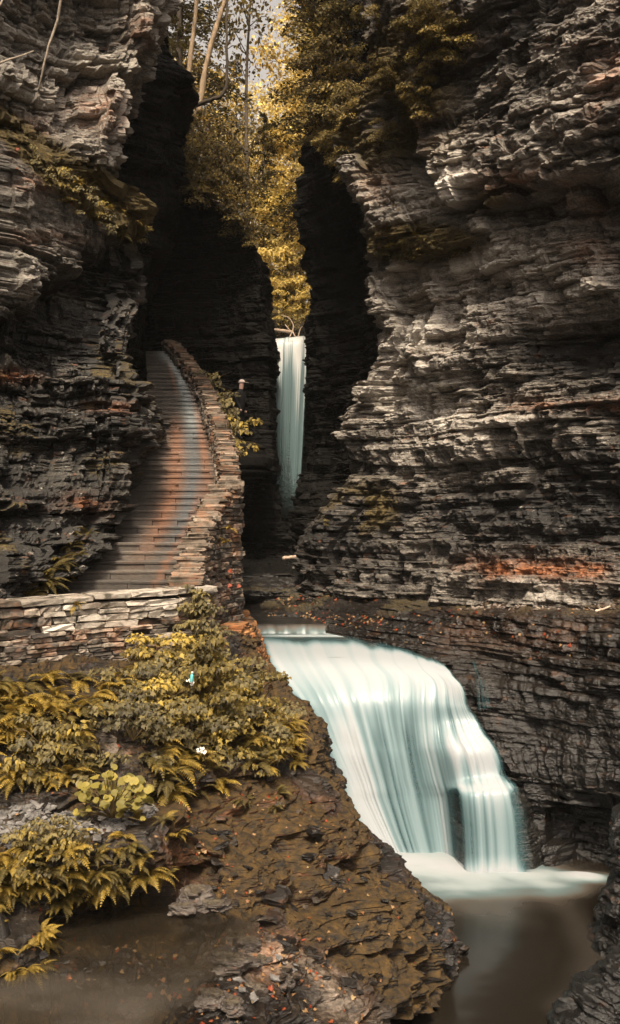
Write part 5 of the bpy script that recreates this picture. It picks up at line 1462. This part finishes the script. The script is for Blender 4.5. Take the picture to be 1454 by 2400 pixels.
def small_things():
    rg = np.random.default_rng(83)
    for (u, v, d, l) in ((458, 1582, 12.3, 'white flower head beside the turquoise bottle'), (483, 1738, 11.75, 'white flower head low in the ochre bushes')):
        n = 16; pos = rg.normal(0, .015, (n, 3)); pos[:, 0] *= 1.6
        e = prop(obj('flower', None, loc=tuple(P(u, v, d) - np.array([0, .45, 0]))), l, 'flower')
        obj('petals', scatter_mesh('petals', ROUND, pos, rotmats(rg, n, (0, -.7, .6), .4), np.full(n, .03), np.full(n, .5), M['petal']), e)
        V, Fs = tube_geo(curve_pts([np.array([0, .02, 0]), np.array([0, .2, -.1]), np.array([0.02, .42, -.3])], 6), .006, 5)
        obj('stem', mesh_from('stem', V, Fs, None, True, M['stem']), e)
    # small turquoise bottle lying upright in the leaves
    prof = [(0, 0), (.018, 0), (.02, .004), (.02, .07), (.015, .085), (.009, .094), (.009, .105)]
    m = 14; V = []; Fs = []
    for r, z in prof:
        for q in range(m): V.append((r * math.cos(2 * math.pi * q / m), r * math.sin(2 * math.pi * q / m), z))
    for i in range(len(prof) - 1):
        for q in range(m): Fs.append((i * m + q, i * m + (q + 1) % m, (i + 1) * m + (q + 1) % m, (i + 1) * m + q))
    b = prop(obj('bottle', mesh_from('bottle', V, Fs, None, True, M['teal']), loc=tuple(P(460, 1578, 12.3) - np.array([0, .5, .02])), rot=(.1, .12, 0)), 'tiny turquoise bottle caught in the bushes below the wall corner', 'bottle')
    V = []; Fs = []
    for r, z in ((.0, .105), (.0115, .105), (.0115, .122), (0, .122)):
        for q in range(m): V.append((r * math.cos(2 * math.pi * q / m), r * math.sin(2 * math.pi * q / m), z))
    for i in range(3):
        for q in range(m): Fs.append((i * m + q, i * m + (q + 1) % m, (i + 1) * m + (q + 1) % m, (i + 1) * m + q))
    obj('cap', mesh_from('cap', V, Fs, None, True, M['petal']), b)
small_things()
# ------------------------------------------------------------------ trees beyond the gorge
def broadleaf_meshes(seed, h, cr, nleaf, mat, size=(.16, .30)):
    rg = np.random.default_rng(seed)
    A = Acc()
    tr = curve_pts([np.array([0, 0, -1.0]), np.array([rg.normal(0, .15), rg.normal(0, .15), h * .3]), np.array([rg.normal(0, .4), rg.normal(0, .4), h * .62]), np.array([rg.normal(0, .6), rg.normal(0, .6), h * .95])], 20)
    A.add(*tube_geo(tr, np.linspace(.20, .03, 20), 8, .2, seed))
    cl = []
    for i in range(26):
        f = rg.uniform(.30, .97); b = tr[int(f * 19)]
        a = rg.uniform(0, 6.28); L = cr * rg.uniform(.5, 1.05) * (1.15 - .55 * f)
        tip = b + np.array([math.cos(a) * L, math.sin(a) * L, L * rg.uniform(.0, .5)])
        mid = (b + tip) / 2 + np.array([0, 0, .2 * L])
        A.add(*tube_geo(curve_pts([b, mid, tip], 8), np.linspace(.06 * (1.2 - f), .012, 8), 5))
        for k in range(3): cl.append(b + (tip - b) * rg.uniform(.45, 1.05) + rg.normal(0, .35, 3))
    cl = np.array(cl)
    w = rg.integers(0, len(cl), nleaf)
    pos = cl[w] + rg.normal(0, 1, (nleaf, 3)) * np.array([.62, .62, .28])
    ct = rg.normal(0, .26, len(cl))
    me = scatter_mesh('crown', QUAD, pos, rotmats(rg, nleaf, (0, 0, .8), .55), rg.uniform(*size, nleaf), rg.normal(.5, .16, nleaf) + ct[w], mat)
    return A.mesh('trunk', M['bark'], True), me

def conifer_meshes(seed, h, cr, mat, per=150, nb=70, size=(.14, .26), base=.12):
    rg = np.random.default_rng(seed)
    A = Acc(); tr = np.stack([rg.normal(0, .03, 24), rg.normal(0, .03, 24), np.linspace(-1, h, 24)], -1)
    A.add(*tube_geo(tr, np.linspace(.24, .02, 24), 8, .2, seed))
    ps, tn = [], []
    for i in range(nb):
        f = base + (1 - base) * (i + rg.random()) / nb; z = h * f; L = cr * (1.02 - f) ** .7 * rg.uniform(.65, 1.1)
        a = rg.uniform(0, 6.28); d = np.array([math.cos(a), math.sin(a), 0]); sd = np.array([-d[1], d[0], 0])
        pts = [np.array([0, 0, z]) + d * L * t + np.array([0, 0, .12 * L * t - .34 * L * t * t]) for t in np.linspace(0, 1, 7)]
        A.add(*tube_geo(np.array(pts), np.linspace(.035, .008, 7), 4))
        t = rg.random(per) ** .75; wd = .42 * L * np.sqrt(np.clip(t * (1.12 - t), 0, 1)) * 1.2
        x = rg.uniform(-1, 1, per) * wd
        p = np.array([0, 0, z]) + d * (L * t)[:, None] + sd * x[:, None] + np.array([0, 0, 1.0]) * (.12 * L * t - .34 * L * t * t - .12 * np.abs(x) + rg.normal(0, .07, per))[:, None]
        ps.append(p); tn.append(np.clip(rg.normal(.45, .2, per) + rg.normal(0, .1), 0, 1))
    ps = np.concatenate(ps); n = len(ps)
    me = scatter_mesh('crown', QUAD, ps, rotmats(rg, n, (0, 0, .9), .35), rg.uniform(*size, n), np.concatenate(tn), mat)
    return A.mesh('trunk', M['bark'], True), me

def tree(name, ms, loc, rz, s, label, group, cat='tree'):
    e = obj(name, None, loc=tuple(loc), rot=(0, 0, rz), scale=(s, s, s)); prop(e, label, cat, group)
    obj('trunk', ms[0], e); obj('crown', ms[1], e)
    return e

def build_trees():
    B = [broadleaf_meshes(301 + i, 17, 4.6, 9000, M['leaf_tree']) for i in range(3)]
    H = [conifer_meshes(321 + i, 24, 4.8, M['leaf_hemlock']) for i in range(2)]
    rg = np.random.default_rng(91)
    def at(u, d): x = (u - CX) / F * d; return np.array([x, d, hill_z(x, d) - .3])
    for (u, d, k, s, l) in ((660, 52, 0, .85, 'golden tree low in the gap right above the upper waterfall'), (620, 58, 1, .85, 'golden tree in the sunny middle of the gap'), (735, 62, 2, 1.55, 'golden tree against the right side of the gap'),
                            (575, 60, 0, .62, 'low golden tree under the pale sky opening'), (710, 78, 1, 1.5, 'tall golden tree behind the sunny middle trees'), (745, 84, 2, 1.7, 'tallest golden tree beside the right cliff'), (470, 66, 1, 1.0, 'golden brown tree behind the dark hemlock branches'), (690, 47, 2, .6, 'small golden tree nearest the lip of the upper fall')):
        e = tree('broadleaf_tree', B[k], at(u, d), rg.uniform(0, 6.28), s, l, 'golden trees beyond the gorge'); e.scale = (min(s, 1.05), min(s, 1.05), s)
    for (u, d, k, s, l) in ((420, 44, 0, .95, 'dark hemlock nearest the black left buttress'), (555, 88, 1, .92, 'thin dark hemlock standing against the sky opening'), (425, 54, 1, 1.0, 'dark hemlock behind the two slender trunks'), (770, 46, 1, .95, 'dark hemlock hugging the right cliff rim'), (620, 48, 1, .52, 'small dark hemlock in front of the golden trees'), (765, 38, 1, .8, 'dark hemlock whose boughs cross the top of the gap'), (350, 70, 1, 1.2, 'tall dark hemlock half hidden by the left cliffs'), (800, 70, 0, 1.25, 'tall dark hemlock half hidden by the right cliff')):
        tree('hemlock_tree', H[k], at(u, d), rg.uniform(0, 6.28), s, l, 'hemlocks beyond the gorge')
    AIR = broadleaf_meshes(341, 17, 4.2, 2600, M['leaf_rim'], (.18, .32))
    for (u, d, s, l) in ((585, 50, 1.45, 'thin dark leaved tree with sparse branches across the sky opening'),):
        tree('airy_tree', AIR, at(u, d), rg.uniform(0, 6.28), s, l, 'sparse trees beyond the gorge').scale = (.85, .85, s)
    # slender pale trunks leaning over the rim
    for (c, r, l) in (([P(432, 330, 37), P(440, 200, 37), P(452, 90, 37), P(462, 0, 37), P(474, -140, 37)], .10, 'slender pale trunk rising beside the black left buttress'),
                      ([P(466, 270, 36), P(482, 160, 36), P(505, 70, 36), P(528, 0, 36), P(560, -110, 36)], .11, 'slender pale trunk leaning to the right')):
        e = prop(obj('slender_tree', None, loc=tuple(c[0])), l, 'tree', 'slender pale trees at the gorge rim')
        V, Fs = tube_geo(curve_pts(c, 24) - c[0], np.linspace(r, r * .6, 24), 9, .4, 4); obj('trunk', mesh_from('trunk', V, Fs, None, True, M['bark_pale']), e)
        top = c[-1] - c[0]
        n = 900; g = np.random.default_rng(5 + int(r * 100)); pos = top + g.normal(0, 1, (n, 3)) * np.array([1.6, 1.6, .9]) + np.array([0, 0, 1.2])
        obj('crown', scatter_mesh('crown', QUAD, pos, rotmats(g, n, None, .5), g.uniform(.15, .28, n), g.normal(.5, .2, n), M['leaf_rim']), e)
    log_obj('leaning_trunk', [P(405, 275, 33.5), P(440, 256, 33.3), P(490, 236, 33.1), P(520, 225, 33.0), P(533, 190, 33.0), P(531, 80, 33.0), P(534, -60, 33)], .085, .035, M['bark'], 'dark bent trunk reaching out from the left rim then upright', 'tree')
build_trees()

# ------------------------------------------------------------------ bushes on the cliff rims
RIM = [shrub_mesh(400 + i, 1500, (1.0, .8, .9), OVAL, (.07, .14), M['leaf_rim'], out=(0, -.4, .8), tone=(.5, .22)) for i in range(3)]
RIMH = [shrub_mesh(410 + i, 1500, (1.0, .8, .8), OVAL, (.07, .14), M['leaf_tree'], out=(0, -.4, .8), tone=(.4, .2)) for i in range(2)]
RIMG = [shrub_mesh(415 + i, 1300, (1.0, .8, .9), OVAL, (.07, .14), M['leaf_shrub'], out=(0, -.4, .8), tone=(.28, .18)) for i in range(2)]
RSTEM = stem_mesh(420, (1.0, .8, .9), 9)
def rim_bush(p, s, rg, label, group, kind=RIM):
    e = obj('rim_bush', None, loc=tuple(p), rot=(0, 0, rg.uniform(-.6, .6)), scale=(s, s, s)); prop(e, label, 'bush', group)
    obj('foliage', kind[int(rg.integers(0, len(kind)))], e); obj('stem', RSTEM, e)
def build_rim():
    rg = np.random.default_rng(95)
    lab, grp = 'brown green bush on the leafy brow of the right cliff', 'bushes on the brow of the right cliff'
    for (u, v, d, s) in ((745, 20, 27.5, .9), (770, 90, 27, .9), (750, 170, 27, .85), (785, 150, 26, .9), (765, 260, 26.5, .8), (800, 230, 25.4, .8), (770, 330, 26, .7), (745, 100, 28.5, .8), (760, -40, 26.5, 1.0), (735, 340, 28, .5), (770, 380, 25.6, .5), (815, 300, 24.6, .7), (810, 60, 25.2, .9), (850, -50, 24.5, 1.0)):
        rim_bush(P(u + rg.uniform(-12, 12), v + rg.uniform(-12, 12), d), s, rg, lab, grp, RIM if rg.random() < .7 else RIMG)
    for poly, n, sz in (([(830, -60), (1060, -60), (1080, 60), (1010, 200), (990, 280), (940, 350), (830, 390), (790, 380), (790, 200)], 24, (.28, .52)), ([(1000, 20), (1110, 30), (1060, 150), (1000, 180)], 11, (.22, .42))):
        p, nn = pick('cliff_wall', poly, n, rg)
        for i in range(len(p)):
            rim_bush(p[i] + .18 * nn[i], rg.uniform(*sz), rg, lab, grp, RIM if rg.random() < .6 else RIMG)
    for (u, v, d, s) in ((420, 330, 29.5, .9), (455, 390, 29.3, .9), (440, 450, 29.0, .8), (490, 430, 29.2, .8), (520, 490, 29.3, .75), (560, 520, 29.4, .6), (590, 560, 29.5, .5), (475, 330, 30.5, 1.0), (520, 400, 31.5, .9), (560, 450, 32, .8)):
        rim_bush(P(u, v, d), s, rg, 'dark bush on the rim of the black cliff left of the upper waterfall', 'bushes on the rim of the black left cliff')
    for (u, v, d, s) in ((640, 690, 35, .7), (690, 690, 35.5, .8), (625, 640, 37, .9), (670, 630, 38, 1.0), (705, 640, 37, .9), (625, 730, 34.2, .35), (710, 715, 35, .5)):
        rim_bush(P(u, v, d), s, rg, 'rusty gold bush just above the lip of the upper waterfall', 'bushes above the upper waterfall', RIMH)
build_rim()

# ------------------------------------------------------------------ the one visitor
def build_person():
    d = 28.6
    foot = P(563, 1032, d)
    s = 1.0
    J = {'pel': (0, 0, .92), 'ch': (0.02, 0, 1.22), 'nk': (.03, 0, 1.45), 'hd': (.05, 0, 1.56), 'ht': (.055, 0, 1.66),
         'ls': (.02, -.18, 1.38), 'le': (.0, -.24, 1.10), 'lw': (.10, -.22, .88), 'lh': (.14, -.21, .80), 'rs': (.02, .18, 1.38), 're': (-.03, .23, 1.10), 'rw': (.06, .22, .88), 'rh': (.10, .21, .80),
         'lk': (.06, -.10, .48), 'la': (.02, -.10, .08), 'lt': (.14, -.11, .03), 'lp': (0, -.09, .88), 'rk': (-.02, .10, .48), 'ra': (-.10, .10, .09), 'rt': (.02, .11, .03), 'rp': (0, .09, .88)}
    E = [('pel', 'ch'), ('ch', 'nk'), ('nk', 'hd'), ('hd', 'ht'), ('ch', 'ls'), ('ls', 'le'), ('le', 'lw'), ('lw', 'lh'), ('ch', 'rs'), ('rs', 're'), ('re', 'rw'), ('rw', 'rh'), ('pel', 'lp'), ('lp', 'lk'), ('lk', 'la'), ('la', 'lt'), ('pel', 'rp'), ('rp', 'rk'), ('rk', 'ra'), ('ra', 'rt')]
    rad = {'pel': .15, 'ch': .15, 'nk': .055, 'hd': .085, 'ht': .075, 'ls': .07, 'le': .05, 'lw': .035, 'lh': .04, 'rs': .07, 're': .05, 'rw': .035, 'rh': .04, 'lk': .065, 'la': .05, 'lt': .04, 'lp': .09, 'rk': .065, 'ra': .05, 'rt': .04, 'rp': .09}
    ks = list(J); idx = {k: i for i, k in enumerate(ks)}
    me = bpy.data.meshes.new('person')
    me.from_pydata([J[k] for k in ks], [(idx[a], idx[b]) for a, b in E], [])
    o = obj('person', me, loc=tuple(foot), rot=(0, 0, -.35))
    sk = o.modifiers.new('skin', 'SKIN'); ssf = o.modifiers.new('sub', 'SUBSURF'); ssf.levels = 1; ssf.render_levels = 2
    for k, v in zip(ks, me.skin_vertices[0].data): v.radius = (rad[k], rad[k]); v.use_root = (k == 'pel')
    dg = bpy.context.evaluated_depsgraph_get()
    ev = bpy.data.meshes.new_from_object(o.evaluated_get(dg))
    o.modifiers.clear(); o.data = ev; ev.name = 'person'
    ev.materials.clear(); ev.materials.append(M['skin']); ev.materials.append(M['cloth'])
    for f in ev.polygons:
        f.material_index = 0 if (f.center.z > 1.44 or (f.center.z < .86 and f.center.z > .7 and abs(f.center.y) > .17)) else 1
        f.use_smooth = True
    prop(o, 'person in dark clothes and pale cap standing below the black cliff', 'person')
    # cap with a peak
    A = Acc(); n = 14
    for i in range(5):
        pass
    V = []; Fs = []
    for i in range(6):
        t = i / 5 * math.pi / 2; r = .098 * math.cos(t); z = 1.64 + .095 * math.sin(t)
        for q in range(n): V.append((.055 + r * math.cos(2 * math.pi * q / n), r * math.sin(2 * math.pi * q / n), z))
    for i in range(5):
        for q in range(n): Fs.append((i * n + q, i * n + (q + 1) % n, (i + 1) * n + (q + 1) % n, (i + 1) * n + q))
    b = len(V); V += [(.13, -.08, 1.645), (.24, -.06, 1.63), (.25, .06, 1.63), (.13, .08, 1.645), (.13, -.08, 1.655), (.24, -.06, 1.64), (.25, .06, 1.64), (.13, .08, 1.655)]
    Fs += [(b, b + 3, b + 2, b + 1), (b + 4, b + 5, b + 6, b + 7), (b, b + 1, b + 5, b + 4), (b + 1, b + 2, b + 6, b + 5), (b + 2, b + 3, b + 7, b + 6)]
    obj('cap', mesh_from('cap', V, Fs, None, True, M['cap']), o)
    # the ledge of path the visitor stands on
    boulder('rock_ledge', foot + np.array([-.15, .1, -.62]), (1.0, .8, .62), 15, M['rock_black'], 'flat black ledge under the visitor beside the dark cliff', 'rock ledge', None, 40, .06, .12, 'structure')
build_person()

# ------------------------------------------------------------------ thin haze volume added to lift the blacks
def build_added_haze():
    x0, x1, y0, y1, z0, z1 = -60, 60, -6, 160, -12, 62
    V = [(x, y, z) for x in (x0, x1) for y in (y0, y1) for z in (z0, z1)]
    Fs = [(0, 1, 3, 2), (4, 6, 7, 5), (0, 4, 5, 1), (2, 3, 7, 6), (0, 2, 6, 4), (1, 5, 7, 3)]
    m = bpy.data.materials.new('haze'); m.use_nodes = True; t = m.node_tree; t.nodes.clear()
    o = t.nodes.new('ShaderNodeOutputMaterial'); p = t.nodes.new('ShaderNodeVolumePrincipled')
    p.inputs['Color'].default_value = (0.9, 0.88, 0.85, 1); p.inputs['Density'].default_value = 0.00022
    t.links.new(p.outputs[0], o.inputs['Volume'])
    prop(obj('haze', mesh_from('haze', np.array(V), Fs, None, False, m)), 'faint haze added through the gorge to lift its blacks', 'haze', None, 'stuff')
build_added_haze()
